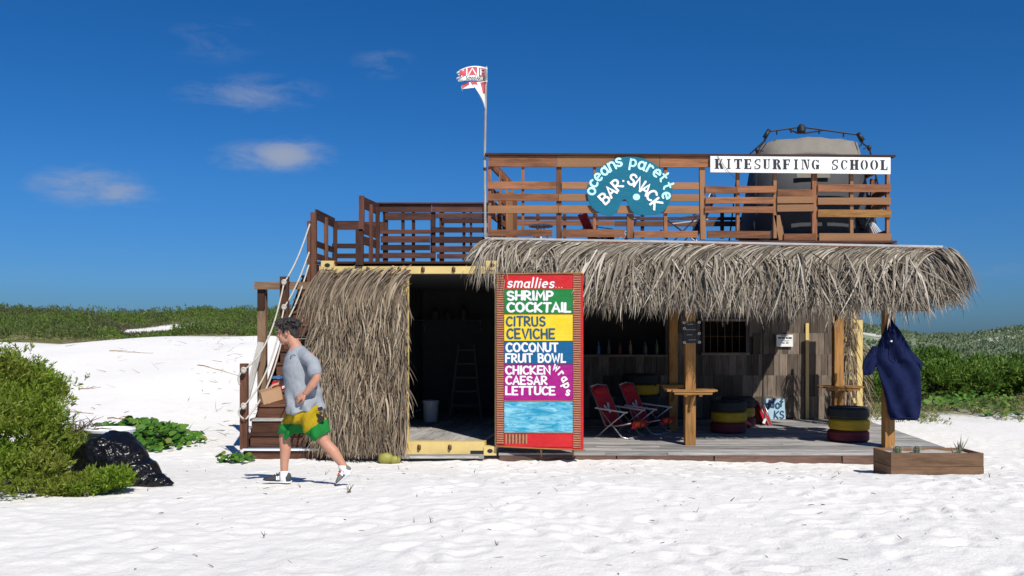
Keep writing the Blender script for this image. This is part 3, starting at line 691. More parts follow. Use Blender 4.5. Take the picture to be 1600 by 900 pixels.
for y in (14.7, 15.4, 16.15): b = MB(); b.box((xr+.03, y, 3.85), (.08,.06,1.1)); b.build('baluster', M['redwood'], ut)

# ------------------------------------------------------------------ walkway on the container roof and stairs
wk = thing('walkway_railing', (P(620,0,14).x, 14.0, ZT), 'dark board railing of the walkway on top of the yellow container', 'railing')
B_ = YP(14.06)
def wp(pl, name, r, m='darkwood', off=0, th=.03): b = MB(); pl.plate(b, *r[:4], off, th, r[4] if len(r) > 4 else 0); return b.build(name, M[m], wk)
wp(B_, 'handrail', (590,317,764,319), 'darkwood', .06, .14)
for r in [(591,319.2,674,331.5,0),(675,318.5,762,331.5,0),(602,332.5,674,344),(681,333,762,341),(691,341.6,762,348.6),(594,359,674,365.3),(675,355.4,762,363.4),(595,369,672,379),(675,370,762,379.5),(595,382.8,672,391),(675,385,762,394),(598,395,680,403.5),(683,397,762,404)]: wp(B_, 'rail', r, 'darkwood', .02)
for x0, x1 in ((598,605.5),(626.8,631.5),(643.2,648),(672.5,680),(686.5,693.5),(722.5,727),(734,737.5)): wp(B_, 'baluster', (x0, 331, x1, 414), 'darkwood', -.012, .06)
A_ = YP(13.25)
wp(A_, 'post', (560.5,305.5,568.3,361), 'darkwood', 0, .09); wp(A_, 'post', (555.5,358,567,414), 'darkwood', 0, .09)
pz = P(0,306,13.25).z
for (za, h) in ((pz-.09,.17),(3.42,.16),(3.24,.12)):
    b = MB(); b.beam(A_.at(566,0)*Vector((1,1,0)).x if False else Vector((A_.at(565,0).x, 13.28, za)), Vector((B_.at(592,0).x, 14.06, za)), .035, h); b.build('side_rail', M['darkwood'], wk)
for f in (.4, .8):
    x = A_.at(565,0).x*(1-f)+B_.at(592,0).x*f; b = MB(); b.box((x+.03, 13.28+.78*f, 3.35), (.06,.05,.93)); b.build('baluster', M['darkwood'], wk)
# landing railing at the stair head
E_ = YP(16.2); S_ = YP(15.0)
for r in [(522,345,560,346.2),(522,346.4,602,359),(519,380.5,560,388),(519,396,600,403.5)]: wp(E_, 'rail', r, 'darkwood', 0)
for (x0,x1,y0,y1) in ((485,494,331.5,462),(479.5,485.5,345,457)): wp(S_, 'post', (x0,y0,x1,y1), 'stairwood', 0, .08)
for (z, h) in ((3.86,.17),(3.36,.1),(3.15,.1),(2.95,.12)):
    b = MB(); b.beam((S_.at(493,0).x, 15.03, z), (E_.at(522,0).x, 16.2, z), .035, h); b.build('side_rail', M['darkwood'], wk)
for f in (.45, .98):
    x = S_.at(493,0).x*(1-f)+E_.at(522,0).x*f; b = MB(); b.box((x+.03, 15.03+1.15*f, 3.4), (.07,.05,.95)); b.build('baluster', M['stairwood'], wk)
b = MB()
for i in range(13): b.box((XL+.15*(.05+i*.24)+1.1, 13.42+i*.235, 2.905), (2.35, .225, .03))
b.build('floor', M['darkwood'], wk)

b = MB(); lx0, lx1 = S_.at(480,0).x, XL+.15*2.2-.03
for i in range(6): b.box(((lx0+lx1)/2+.05*i, 15.12+i*.215, 2.875), (lx1-lx0, .205, .03))
b.build('landing', M['darkwood'], wk)
for x, y in ((lx0+.06, 15.2), (E_.at(524,0).x, 16.22)):
    b = MB(); b.box((x, y, 1.42), (.09, .09, 2.86)); b.build('support_post', M['stairwood'], wk)
stt = thing('staircase', (P(430,0,14).x, 14.0, 0), 'steep timber stair with rope handrails climbing to the container roof', 'stairs')
NS = 14; stepw = 1.12
sp = []
for i in range(NS):
    f = i/(NS-1); y = 13.25+f*1.95; z = .10+f*2.72
    pxl = [381,389,391,400,420,425,430,436,441,446,452,459,463,470][i]
    xl = P(pxl,0,y).x; xr_ = min(xl+stepw+.1, XL+.15*(y-13.3)-.02)+.12; sp.append((xl, xr_, y, z))
    m_ = 'stairwood'
    b = MB(); b.box(((xl+xr_)/2, y+.09, z), (xr_-xl, .22, .035)); o = b.build('tread', M['hose'] if i == 0 else M[m_], stt)
    if i == 0: o['label'] = 'blue and white bottom tread'
    if i in (2, 5): o.data.materials[0] = M['palewood'] if i == 2 else M['hose']
    b = MB(); b.box(((xl+xr_)/2+.01, y+.02, z-.105), (xr_-xl-.02, .03, .165)); b.build('riser', M['stairwood'], stt)
b = MB(); xl, xr_, y, z = sp[0]; b.box(((xl+xr_)/2, y-.022, z+.006), (xr_-xl+.02, .03, .028)); b.build('nosing', M['white'], stt)
for s in (0, 1):
    b = MB(); b.beam((sp[0][s]+(-.02 if s==0 else .0), 13.45, -.05), (sp[-1][s], 15.45, 2.72), .04, .2); b.build('stringer', M['stairwood'], stt)
def pst(px0, px1, y0, y1, Y, m, name='newel_post', w=.09):
    b = MB(); YP(Y).plate(b, px0, y0, px1, y1, 0, w); return b.build(name, M[m], stt)
pst(374.5, 386, 568, 702, 13.3, 'stairwood'); pst(437, 450.5, 432, 640, 14.5, 'stairwood', w=.07)
pst(402, 415, 447, 655, 14.9, 'post', 'gate_post', .12); pst(402.5, 413.5, 441, 482, 14.86, 'darkwood', 'gate_post', .035)
pst(397, 492, 440.5, 452, 14.8, 'post', 'crossbar', .05)
b = MB(); b.beam(P(378,650,14.2), P(408,535,14.6), .10, .03, (0,1,0)); b.build('brace', M['palewood'], stt)
def rope(p, q, sag, bulge=0, n=14, r=.0135):
    p = Vector(p); q = Vector(q); pts = []
    for i in range(n+1):
        f = i/n; v = p.lerp(q, f); v.z -= sag*4*f*(1-f); v.x += bulge*math.sin(math.pi*f); pts.append(v)
    b = MB(); b.tube(pts, r, 7); return b.build('rope', M['rope'], stt, True)
A1, A2, A3 = P(484,350,15.0), P(483,394,14.98), P(482.5,414,14.96)
B1, B2, B3 = P(444,441,14.44), P(444,480,14.44), P(446,505,14.44)
Cc1, Cc2 = P(381,578,13.24), P(381,634,13.24)
rope(A1, B1, .10); rope(A2, B2, .08); rope(A3, B3, .10); rope(B1, Cc1, .22, .05); rope(B2, Cc2, .2, .05); rope(B3, P(384,655,13.24), .18, .05)
for c in (B1, B2, Cc1, Cc2):
    b = MB(); b.ring(c+Vector((0,-.01,0)), .032, .018, 14, 7, (.3,1,.2)); b.ell(c+Vector((0,-.02,-.02)), (.035,.03,.035)); b.build('rope_knot', M['rope'], stt, True)
rope(Cc1, Cc1+Vector((-.06,0,-.22)), .0, -.05, 8); rope(Cc2, Cc2+Vector((.0,0,-.2)), 0, -.08, 8)

# ------------------------------------------------------------------ lettering
def stroke2d(pts, w, closed=False, cap=5):
    """outline strip of a brush stroke: list of left/right points, no overlap"""
    p = [np.array(q, float) for q in pts]; n = len(p)
    def dirn(a, b): d = b-a; return d/max(np.linalg.norm(d), 1e-9)
    Ls = []; Rs = []
    for i in range(n):
        if closed: d0 = dirn(p[i-1], p[i]); d1 = dirn(p[i], p[(i+1)%n])
        else:
            d1 = dirn(p[i], p[i+1]) if i < n-1 else dirn(p[i-1], p[i]); d0 = dirn(p[i-1], p[i]) if i else d1
        t = d0+d1; t = t/np.linalg.norm(t) if np.linalg.norm(t) > .2 else d1
        k = min(1/max(.35, abs(np.dot(t, d1))), 1.8); nn = np.array([-t[1], t[0]])*w/2*k
        Ls.append(p[i]+nn); Rs.append(p[i]-nn)
    if not closed:
        def capp(c, l, r, rev):
            d = (c-p[1]) if not rev else (c-p[-2]); d = d/np.linalg.norm(d); s = l-c; out = []
            for k in range(1, cap): a = math.pi/2*k/cap; out.append((c+d*math.sin(a)*w/2+s*math.cos(a), c+d*math.sin(a)*w/2-s*math.cos(a)))
            return out
        st = capp(p[0], Ls[0], Rs[0], False)[::-1]; en = capp(p[-1], Ls[-1], Rs[-1], True)
        Ls = [a for a,_ in st]+Ls+[a for a,_ in en]; Rs = [b for _,b in st]+Rs+[b for _,b in en]
    return Ls, Rs
def arc(cx, cy, rx, ry, a0, a1, n=9): return [(cx+rx*math.cos(math.radians(a0+(a1-a0)*i/(n-1))), cy+ry*math.sin(math.radians(a0+(a1-a0)*i/(n-1)))) for i in range(n)]
O_ = lambda rx, ry, cx, cy: ('c', arc(cx, cy, rx, ry, 90, 90+360*11/12, 12))
GL = {
 'A': (.64, [[(0,0),(.32,1),(.64,0)], [(.15,.33),(.49,.33)]]), 'B': (.56, [[(.03,.54),(.0,0)] , [(0,.54),(0,1)]+arc(.28,.77,.22,.23,90,-90,6)+[(.06,.54)], [(.28,.54)]+arc(.3,.27,.26,.27,80,-90,7)+[(.05,0)]]),
 'C': (.58, [arc(.34,.5,.34,.5,48,312,11)]), 'E': (.5, [[(.5,1),(0,1),(0,0),(.5,0)], [(0,.51),(.42,.51)]]), 'F': (.5, [[(.5,1),(0,1),(0,0)], [(0,.5),(.4,.5)]]),
 'H': (.56, [[(0,0),(0,1)], [(.56,0),(.56,1)], [(0,.5),(.56,.5)]]), 'I': (.06, [[(.03,0),(.03,1)]]), 'K': (.56, [[(0,0),(0,1)], [(.54,1),(.05,.48),(.56,0)]]), 'L': (.46, [[(0,1),(0,0),(.46,0)]]),
 'M': (.72, [[(0,0),(.06,1),(.36,.35),(.66,1),(.72,0)]]), 'N': (.6, [[(0,0),(0,1),(.6,0),(.6,1)]]), 'O': (.68, [O_(.34,.5,.34,.5)]), 'P': (.5, [[(0,0),(0,1)]+arc(.24,.73,.26,.27,90,-90,7)+[(.02,.46)]]),
 'R': (.56, [[(0,0),(0,1)]+arc(.24,.74,.26,.26,90,-90,7)+[(.12,.48),(.56,0)]]), 'S': (.52, [arc(.27,.75,.25,.25,30,250,8)+[(.3,.5)]+arc(.27,.25,.26,.25,70,-150,8)]), 'T': (.58, [[(0,1),(.58,1)], [(.29,1),(.29,0)]]),
 'U': (.56, [[(0,1),(0,.3)]+arc(.28,.28,.28,.28,190,350,7)+[(.56,.3),(.56,1)]]), 'V': (.6, [[(0,1),(.3,0),(.6,1)]]), 'W': (.84, [[(0,1),(.2,0),(.42,.7),(.64,0),(.84,1)]]),
 's': (.36, [arc(.19,.45,.17,.15,35,255,7)+arc(.18,.15,.18,.15,75,-150,7)]), 'm': (.66, [[(0,0),(0,.6)], [(0,.42)]+arc(.16,.42,.16,.18,150,0,6)+[(.33,0)], [(.33,.42)]+arc(.5,.42,.16,.18,150,0,6)+[(.66,0)]]),
 'a': (.46, [O_(.21,.28,.21,.3), [(.42,.6),(.42,.08),(.48,0)]]), 'l': (.08, [[(.04,1),(.04,0)]]), 'i': (.08, [[(.04,.6),(.04,0)], [(.035,.82),(.045,.86)]]), 'e': (.44, [[(.02,.3),(.42,.34)]+arc(.22,.31,.21,.29,12,300,10)]),
 'o': (.46, [O_(.22,.28,.23,.3)]), 'c': (.4, [arc(.23,.3,.22,.29,50,310,9)]), 'n': (.4, [[(0,0),(0,.6)], [(0,.4)]+arc(.2,.4,.2,.2,150,0,6)+[(.4,0)]]), 'p': (.44, [[(0,.6),(0,-.3)], [(0,.45)]+arc(.2,.3,.23,.29,120,-130,9)]),
 'r': (.32, [[(0,0),(0,.6)], [(0,.38)]+arc(.17,.38,.16,.2,150,40,5)]), 't': (.36, [[(.18,.95),(.16,.12),(.3,0)], [(0,.58),(.36,.58)]]), 'w': (.6, [[(0,.6),(.14,0),(.3,.5),(.46,0),(.6,.6)]]),
 'h': (.4, [[(0,0),(0,1)], [(0,.4)]+arc(.2,.4,.2,.2,150,0,6)+[(.4,0)]]),
 'd': (.46, [O_(.21,.28,.21,.3), [(.42,1),(.42,0)]]), 'f': (.34, [[(.34,.95),(.2,.95),(.14,.75),(.14,0)], [(0,.58),(.3,.58)]]), '.': (.06, [[(.02,.02),(.05,.03)]]), '-': (.25, [[(0,.45),(.25,.45)]]),
}
def glyph(mb, ch, fn, w, off0=.0):
    """fn(x, y, lift) places glyph units on the board; every stroke lifts a hair above the last"""
    for k, s in enumerate(GL[ch][1]):
        closed = isinstance(s, tuple); pts = s[1] if closed else s
        Ls, Rs = stroke2d(pts, w, closed); vs = []; h0 = off0+.0020*(k+1); mm = len(Ls)
        for i_, (l, r) in enumerate(zip(Ls, Rs)): h = h0+.0014*i_/mm; vs += [fn(l[0], l[1], h), fn(r[0], r[1], h)]
        m = len(Ls); fs = [(2*i, 2*i+1, 2*i+3, 2*i+2) for i in range(m-1)]
        if closed: fs.append((2*m-2, 2*m-1, 1, 0))
        mb.add(vs, fs)
def text_line(mb, pl, s, x0, x1, yt, yb, w=.2, off=.01, gap=.22, slant=0, jit=.02, dy=0):
    tot = sum((GL[c][0] if c != ' ' else .3) for c in s)+gap*(len(s)-1); k = (x1-x0)/(tot+w); H = yb-yt; x = w/2
    for c in s:
        if c == ' ': x += .3+gap; continue
        j = random.uniform(-jit, jit); xx = x; a = random.uniform(-jit, jit)*2
        def fn(u, v, h):
            yy = w/2+v*(1-w)+j; return pl.at(x0+(xx+u+(slant+a)*v)*k, yb-yy*H+dy*(xx/tot), off+h)
        glyph(mb, c, fn, w); x += GL[c][0]+gap
def letter(mb, pl, c, px, py, H, rot, w=.2, off=.01, xs=1.0):
    gw = GL[c][0]; ca, sa = math.cos(math.radians(rot)), math.sin(math.radians(rot)); vc = .5 if c.isupper() else .3
    def fn(u, v, h):
        a = (u-gw/2)*H*xs; b_ = (v-vc)*H; return pl.at(px+a*ca-b_*sa, py-(a*sa+b_*ca), off+h)
    glyph(mb, c, fn, w)

# ------------------------------------------------------------------ painted menu on the open door
mn = thing('menu_board', MP.at(843,700,0), 'tall red framed menu board with colour bands of painted dishes on the open container door', 'menu')
b = MB(); MP.plate(b, 775.5, 427.5, 911, 697, 0, .05, dy=.5)
MPs = MP.plate
b = MB(); b.prism([MP.at(775.5,697), MP.at(911,703.5), MP.at(910.5,427), MP.at(776,428)], MP.n, .05); b.build('backing', M['red'], mn)
t = NT('ribbed_cane'); uv = t.tc('Object'); sp_ = t.n('ShaderNodeSeparateXYZ'); t.l(uv, sp_.inputs[0])
def cane(axis_):
    t = NT('ribbed_cane_'+axis_); o = t.tc('Object'); s = t.n('ShaderNodeSeparateXYZ'); t.l(o, s.inputs[0])
    wv = t.math('ADD', t.math('MULTIPLY', t.math('SINE', t.math('MULTIPLY', s.outputs['Z' if axis_ == 'z' else 'X'], 2*math.pi/(.034 if axis_=='z' else .05))), .5), .5)
    n_ = t.noise(o, 30, 4, .6); t.l(t.ramp(t.math('MULTIPLY', t.math('ADD', wv, n_), .5), [(.3,(.12,.02,.015)),(.5,(.36,.12,.06)),(.7,(.46,.2,.1))]), t.b.inputs['Base Color']); t.b.inputs['Roughness'].default_value = .7
    t.bump(wv, .6, .01); return t.m
M['canez'], M['canex'] = cane('z'), cane('x')
for (x0,x1,y0,y1,m) in ((776.5,787.3,430,694,'canez'),(895.7,907.5,429,699.5,'canez'),(789,824,678.5,693,'canex')):
    b = MB(); MPs(b, x0,y0,x1,y1,.012,.011); b.build('cane_strip', M[m], mn)
for q0, q1 in (((775.5,428),(910.5,427)),((776,697.5),(911,703.5))):
    b = MB(); b.tube([MP.at(*q0,.01), MP.at(*q1,.01)], .012, 6); b.build('edge_batten', M['honey'], mn)
bands = {}
for nm, y0, y1, m in (('red',430,451,'red'),('green',452,490.5,'green'),('yellow',491.5,532.5,'ylw'),('blue',533.5,569,'blue'),('magenta',569.8,626,'magenta'),('turquoise',626.8,676,'turq'),('bottom',678,698,'red')):
    b = MB(); MPs(b, 788.2, y0, 895, y1, .010 if nm != 'yellow' else .014, .009); bands[nm] = b.build('colour_band', M[m], mn)
b = MB(); MPs(b, 787.6, 625.7, 895.4, 627, .016, .012); MPs(b, 787.6, 675.6, 895.4, 677, .016, .012); MPs(b, 787.4, 451, 895.4, 452, .014, .012); b.build('trim', M['honey'], mn)
def lett(band, m, lines):
    for a in lines: b = MB(); text_line(b, MP, *a[0], **a[1]); b.build('lettering', M[m], bands[band])
lett('red', 'ltr', [(('smallies', 792, 866, 433, 450.5), dict(w=.15, slant=.18, gap=.24)), (('...', 868, 879, 436, 450), dict(w=.1, gap=.35))])
lett('green', 'ltr', [(('SHRIMP', 792, 865, 453.5, 470.5), dict(w=.235, gap=.24)), (('COCKTAIL', 791.5, 893, 471.5, 489), dict(w=.235, gap=.22))])
lett('yellow', 'ltrblue', [(('CITRUS', 790.5, 853, 493.5, 510.5), dict(w=.20, gap=.25, off=.016)), (('CEVICHE', 791.5, 868, 512.5, 530.5), dict(w=.20, gap=.25, off=.016))])
lett('blue', 'ltr', [(('COCONUT', 790, 873.5, 534.5, 551), dict(w=.235, gap=.24)), (('FRUIT BOWL', 789.5, 885, 551.5, 567.5), dict(w=.23, gap=.23))])
lett('magenta', 'ltr', [(('CHICKEN', 789.5, 861, 570.5, 586), dict(w=.235, gap=.24)), (('CAESAR', 789.5, 856, 586.5, 602), dict(w=.235, gap=.24)), (('LETTUCE', 789.5, 868.5, 602.5, 618), dict(w=.235, gap=.24))])
b = MB()
for ch, x, y, r in (('w',869,575,-30),('r',877,584,-45),('a',881.5,592.5,-55),('p',885,602.5,-65),('s',887.5,613.5,-15)): letter(b, MP, ch, x, y, 12.8, r, .215)
b.build('lettering', M['ltr'], bands['magenta'])

# ------------------------------------------------------------------ teal palette shaped sign
def smooth_closed(p, n=6):
    out = []; m = len(p)
    for i in range(m):
        a, b_, c, d = (np.array(p[(i+k)%m], float) for k in (-1,0,1,2))
        for j in range(n):
            u = j/n; out.append(tuple(.5*(2*b_+(c-a)*u+(2*a-5*b_+4*c-d)*u*u+(3*b_-a-3*c+d)*u**3)))
    return out
G_ = YP(13.93)
def c3(x, y): return (740+x/4.092, 180+y/4.092)
ol = [(905,630),(930,595),(940,560),(965,537),(987,560),(1002,600),(1030,627),(1075,637),(1130,636),(1190,628),(1240,585),(1268,500),(1260,430),(1220,365),(1150,308),(1080,275),(1000,265),(920,275),(850,308),(780,368),(740,430),(727,490),(740,560),(775,607),(830,634),(875,641)]
bs = thing('bar_sign', G_.at(*c3(998,640)), 'teal palette shaped bar and snack sign fixed to the terrace railing', 'sign')
b = MB(); G_.poly(b, [c3(*q) for q in smooth_closed(ol, 5)], 0, .025); bd = b.build('board', M['teal'], bs)
b = MB(); G_.poly(b, [c3(1041+23*math.cos(a), 523+21*math.sin(a)) for a in np.linspace(0, 2*math.pi, 22, endpoint=False)][::-1], .004, .003); b.build('thumb_spot', M['ltrcyan'], bs)
b = MB()
for ch, x, y, r in (('o',755,486,72),('c',768,438,62),('e',798,396,50),('a',838,358,38),('n',884,326,26),('s',928,302,12),('p',1020,306,-10),('a',1076,322,-22),('r',1128,345,-30),('e',1172,372,-40),('t',1207,402,-50),('t',1233,455,-68),('e',1230,516,-80)):
    px, py = c3(x, y); letter(b, G_, ch, px, py, 20 if ch not in 'tp' else 18, r, .165, .004, 1.1)
b.build('script_lettering', M['ltrcyan'], bs)
b = MB()
for ch, x, y, r in (('B',836,532,42),('A',876,487,42),('R',917,444,42),('S',1014,412,-28),('N',1062,440,-35),('A',1102,474,-38),('C',1138,512,-46),('K',1168,566,-52)):
    px, py = c3(x, y); letter(b, G_, ch, px, py, 16.5, r, .2, .004, 1.1)
px, py = c3(957,421); G_.poly(b, [(px-1.5,py+1.5),(px+1.5,py+1.5),(px+1.5,py-1.5),(px-1.5,py-1.5)], .006, .003)
b.build('block_lettering', M['ltr'], bs)

# ------------------------------------------------------------------ white stencilled sign
def R4(x0,y0,x1,y1): return [(x0,y0),(x1,y0),(x1,y1),(x0,y1)]
def band(cx, cy, ro, ri, a0, a1, n=8):
    o = [(cx+ro[0]*math.cos(math.radians(a0+(a1-a0)*i/n)), cy+ro[1]*math.sin(math.radians(a0+(a1-a0)*i/n))) for i in range(n+1)]
    i_ = [(cx+ri[0]*math.cos(math.radians(a1+(a0-a1)*i/n)), cy+ri[1]*math.sin(math.radians(a1+(a0-a1)*i/n))) for i in range(n+1)]
    return o+i_
sf = .085
STN = {
 'K': [R4(.12,0,.40,1), R4(0,0,.11,sf), R4(0,1-sf,.11,1), R4(.41,0,.5,sf), R4(.41,1-sf,.5,1), [(.46,.46),(.52,.40),(.92,1),(.78,1)], [(.52,.56),(.66,.66),(1,0),(.70,0)]],
 'I': [R4(.28,0,.72,1), R4(.05,0,.27,sf), R4(.05,1-sf,.27,1), R4(.73,0,.95,sf), R4(.73,1-sf,.95,1)],
 'T': [R4(.37,0,.64,1), R4(.2,0,.36,sf), R4(.65,0,.8,sf), R4(.02,.9,.33,1), R4(.68,.9,.98,1), [(.02,.7),(.08,.7),(.16,.895),(.02,.895)], [(.92,.7),(.98,.7),(.98,.895),(.84,.895)]],
 'E': [R4(.12,0,.44,1), R4(0,0,.11,sf), R4(0,1-sf,.11,1), R4(.49,0,.96,.09), R4(.49,.91,.94,1), R4(.49,.46,.72,.54), [(.83,.1),(.96,.1),(.96,.3),(.91,.3)], [(.82,.9),(.94,.9),(.94,.7),(.89,.7)], R4(.73,.38,.79,.62)],
 'F': [R4(.14,0,.46,1), R4(0,0,.13,sf), R4(0,1-sf,.13,1), R4(.47,0,.6,sf), R4(.51,.91,.97,1), R4(.51,.46,.75,.54), [(.84,.9),(.97,.9),(.97,.7),(.91,.7)], R4(.76,.38,.82,.62)],
 'S': [band(.48,.73,(.46,.27),(.20,.16),75,200), [(.06,.66),(.30,.58),(.94,.36),(.90,.24),(.60,.36),(.16,.52)], band(.5,.27,(.44,.27),(.2,.17),-105,0), [(.02,.02),(.08,.02),(.14,.3),(.02,.34)], R4(.12,.0,.40,.08), [(.86,.98),(.92,.98),(.92,.68),(.8,.72)], R4(.56,.92,.84,1)],
 'U': [R4(.12,.3,.40,1), R4(0,1-sf,.11,1), R4(.41,1-sf,.52,1), R4(.78,.3,.86,1), R4(.66,1-sf,.77,1), R4(.87,1-sf,.98,1), band(.42,.3,(.30,.30),(.05,.2),180,262), band(.5,.3,(.36,.30),(.28,.22),278,360)],
 'R': [R4(.12,0,.40,1), R4(0,0,.11,sf), R4(0,1-sf,.11,1), R4(.41,0,.5,sf), band(.5,.76,(.36,.24),(.10,.15),90,-90), R4(.43,.92,.49,1), R4(.43,.5,.49,.58), [(.52,.48),(.74,.5),(1,.0),(.72,.0)]],
 'N': [R4(.12,0,.2,1), R4(0,0,.11,sf), R4(.21,0,.32,sf), R4(0,1-sf,.11,1), [(.24,1),(.5,1),(.80,.08),(.80,0),(.68,0)], R4(.83,.2,.9,1), R4(.72,1-sf,.82,1), R4(.91,1-sf,1,1)],
 'G': [band(.48,.5,(.46,.5),(.2,.42),98,262), band(.5,.5,(.40,.5),(.32,.4),278,318), band(.5,.5,(.40,.5),(.32,.4),40,82), R4(.62,.06,.90,.40), R4(.54,.41,.98,.48), R4(.84,.68,.9,.97)],
 'C': [band(.48,.5,(.46,.5),(.2,.42),98,262), band(.5,.5,(.42,.5),(.34,.42),278,330), band(.5,.5,(.42,.5),(.34,.42),30,82), R4(.88,.66,.94,.97)],
 'H': [R4(.1,0,.36,1), R4(.64,0,.9,1), R4(0,0,.09,sf), R4(0,1-sf,.09,1), R4(.37,0,.45,sf), R4(.37,1-sf,.45,1), R4(.55,0,.63,sf), R4(.55,1-sf,.63,1), R4(.91,0,1,sf), R4(.91,1-sf,1,1), R4(.40,.46,.60,.54)],
 'O': [band(.47,.5,(.46,.5),(.2,.42),97,263), band(.53,.5,(.46,.5),(.2,.42),-83,83)],
 'L': [R4(.14,0,.46,1), R4(0,0,.13,sf), R4(0,1-sf,.13,1), R4(.47,1-sf,.6,1), R4(.5,0,.98,.09), [(.84,.1),(.98,.1),(.98,.36),(.93,.36)]],
}
ks = thing('school_sign', YP(13.9).at(1250,272), 'long white board with stencilled kitesurfing school lettering on the terrace rail', 'sign')
K_ = YP(13.92); b = MB(); b.prism([K_.at(1110,269), K_.at(1391.5,272), K_.at(1391.5,246), K_.at(1110,243.8)], K_.n, .022); b.build('board', M['white'], ks)
b = MB()
for ch, x0, x1 in (('K',150,205),('I',228,252),('T',275,325),('E',338,385),('S',405,445),('U',460,505),('R',520,575),('F',585,632),('I',655,685),('N',705,757),('G',770,820),('S',900,940),('C',957,1000),('H',1015,1070),('O',1083,1130),('O',1145,1195),('L',1210,1255)):
    f = (x0-150)/1100; yt = 279+8*f; yb = 343+8*f
    for j, poly in enumerate(STN[ch]):
        cu_ = sum(u for u, v in poly)/len(poly); wd_ = max(u for u, v in poly)-min(u for u, v in poly); kx = 1.22 if wd_ < .36 else 1.06
        pts = [K_.at(1080+(x0+(cu_+(u-cu_)*kx)*(x1-x0))/4.092, 180+(yb-v*(yb-yt))/4.092, .0025+.0006*j) for u, v in poly]
        ar = sum((pts[i].x*pts[(i+1)%len(pts)].z-pts[(i+1)%len(pts)].x*pts[i].z) for i in range(len(pts)))
        b.prism(pts if ar > 0 else pts[::-1], K_.n, .0022)
b.build('lettering', M['black'], ks)
b = MB(); b.tube([K_.at(1121,244,.01), K_.at(1137,268,.02), K_.at(1150,280,.01)], .004, 5); b.build('cord', M['darkwood'], ks)

# ------------------------------------------------------------------ flag on its pole
fp = thing('flagpole', P(757,250,14.1), 'thin weathered wooden pole rising from the terrace corner', 'pole')
fp.location.z = 3.3
b = MB(); b.tube([P(758.2,372,14.0), P(757.2,250,14.02), P(760,104,14.05)], [.024,.021,.015], 8); b.build('shaft', M['palewood'], fp)
b = MB(); b.tube([P(757.8,266,14.01), P(757.7,262,14.01)], .028, 8); b.build('binding', M['darkwood'], fp)
fl = thing('flag', P(745,172,14.0), 'tattered white flag with red blocks flying from the wooden pole', 'flag')
def fpt(u, v, off=0):
    """upper flap: u = 0 at the pole, 1 at the fly; v = 0 top, 1 bottom"""
    x = 761.5-47*u; y = (106-5*math.sin(u*2.6)+8*u*u)+v*(23-6*u+2.5*math.sin(u*3))
    yy = 14.0+.10*math.sin(u*5+v)+off*-1; return P(x, y, yy)
def ftri(u, v, off=0):
    x = 761-3*v-(26*(1-v)**1.1)*u*(1-.35*v); y = 126+46*v+7*u*(1-v)-6*u*u*(1-v)
    return P(x, y, 14.0+.07*math.sin(u*4+v*3)-off)
def sheet(mb, fn, u0, u1, v0, v1, nu, nv, off=0, th=.004):
    vs = []; 
    for s in (off, off-th):
        for i in range(nu+1):
            for j in range(nv+1): vs.append(fn(u0+(u1-u0)*i/nu, v0+(v1-v0)*j/nv, s))
    K = (nu+1)*(nv+1); fs = []
    for i in range(nu):
        for j in range(nv):
            a = i*(nv+1)+j; fs.append((a, a+1, a+nv+2, a+nv+1)); fs.append((a+K, a+nv+1+K, a+nv+2+K, a+1+K))
    for i in range(nu):
        for j in (0, nv): a = i*(nv+1)+j; q = (a, a+nv+1, a+nv+1+K, a+K); fs.append(q if j == 0 else q[::-1])
    for j in range(nv):
        for i in (0, nu): a = i*(nv+1)+j; q = (a, a+K, a+1+K, a+1); fs.append(q if i == 0 else q[::-1])
    mb.add(vs, fs)
b = MB(); sheet(b, fpt, 0, .93, 0, 1, 24, 8); 
for (u, v0, v1, l) in ((.93,.05,.2,.09),(.93,.3,.42,.05),(.93,.55,.7,.10),(.93,.8,.97,.05)): sheet(b, fpt, .931, .93+l, v0, v1, 3, 2)
sheet(b, ftri, 0, 1, 0, 1, 12, 16, .004)
b.add([ftri(1,.02), ftri(1,.22), P(722,139,13.95), P(723,131,13.95)], [(0,1,2,3)]); b.add([P(722.5,131.5,13.951), P(722,139,13.951), P(722.6,144,13.96), P(720.6,136,13.96)], [(0,1,2,3)])
flag_cloth = b.build('cloth', M['white'], fl, True)
b = MB()
for (u0,u1,v0,v1) in ((.70,.92,.05,.62),(.34,.66,.06,.62),(.10,.28,.10,.66)): sheet(b, fpt, u0, u1, v0, v1, 8, 5, .006, .013)
for (u0,u1,v0,v1) in ((.03,.42,.02,.42),(.62,1.0,.0,.10)): sheet(b, ftri, u0, u1, v0, v1, 6, 5, .010, .015)
b.add([P(722.2,131.4,13.945), P(722,138.6,13.945), P(733,132,13.94), P(733,128.5,13.94)], [(0,1,2,3)])
b.build('red_blocks', M['fadedred'], flag_cloth)
b = MB()
def fl_text(s, u0, u1, v0, v1):
    tot = sum(GL[c][0] for c in s)+.2*len(s); x = .1
    for c in s:
        xx = x; glyph(b, c, lambda a, v, h: fpt(u0+(u1-u0)*(xx+a)/tot, v1-(v1-v0)*v, .009+h), .14); x += GL[c][0]+.2
GLs = GL
fl_text('SchoolARUB' if 'h' in GL else 'SCoolARUB', .72, .06, .66, .92)
# white strokes over the red blocks, as printed capitals
for pts in ([(.62,.56),(.5,.14),(.38,.56)], [(.86,.6),(.80,.12)], [(.22,.58),(.22,.16),(.13,.16)], [(.22,.36),(.15,.36)]):
    Ls, Rs = stroke2d(pts, .05); vs = []
    for l, r in zip(Ls, Rs): vs += [fpt(l[0], l[1], .0105), fpt(r[0], r[1], .0105)]
    b.cur = 1; b.add(vs, [(2*i, 2*i+1, 2*i+3, 2*i+2) for i in range(len(Ls)-1)]); b.cur = 0
b.build('print', [M['tentgrey'], M['white']], flag_cloth)

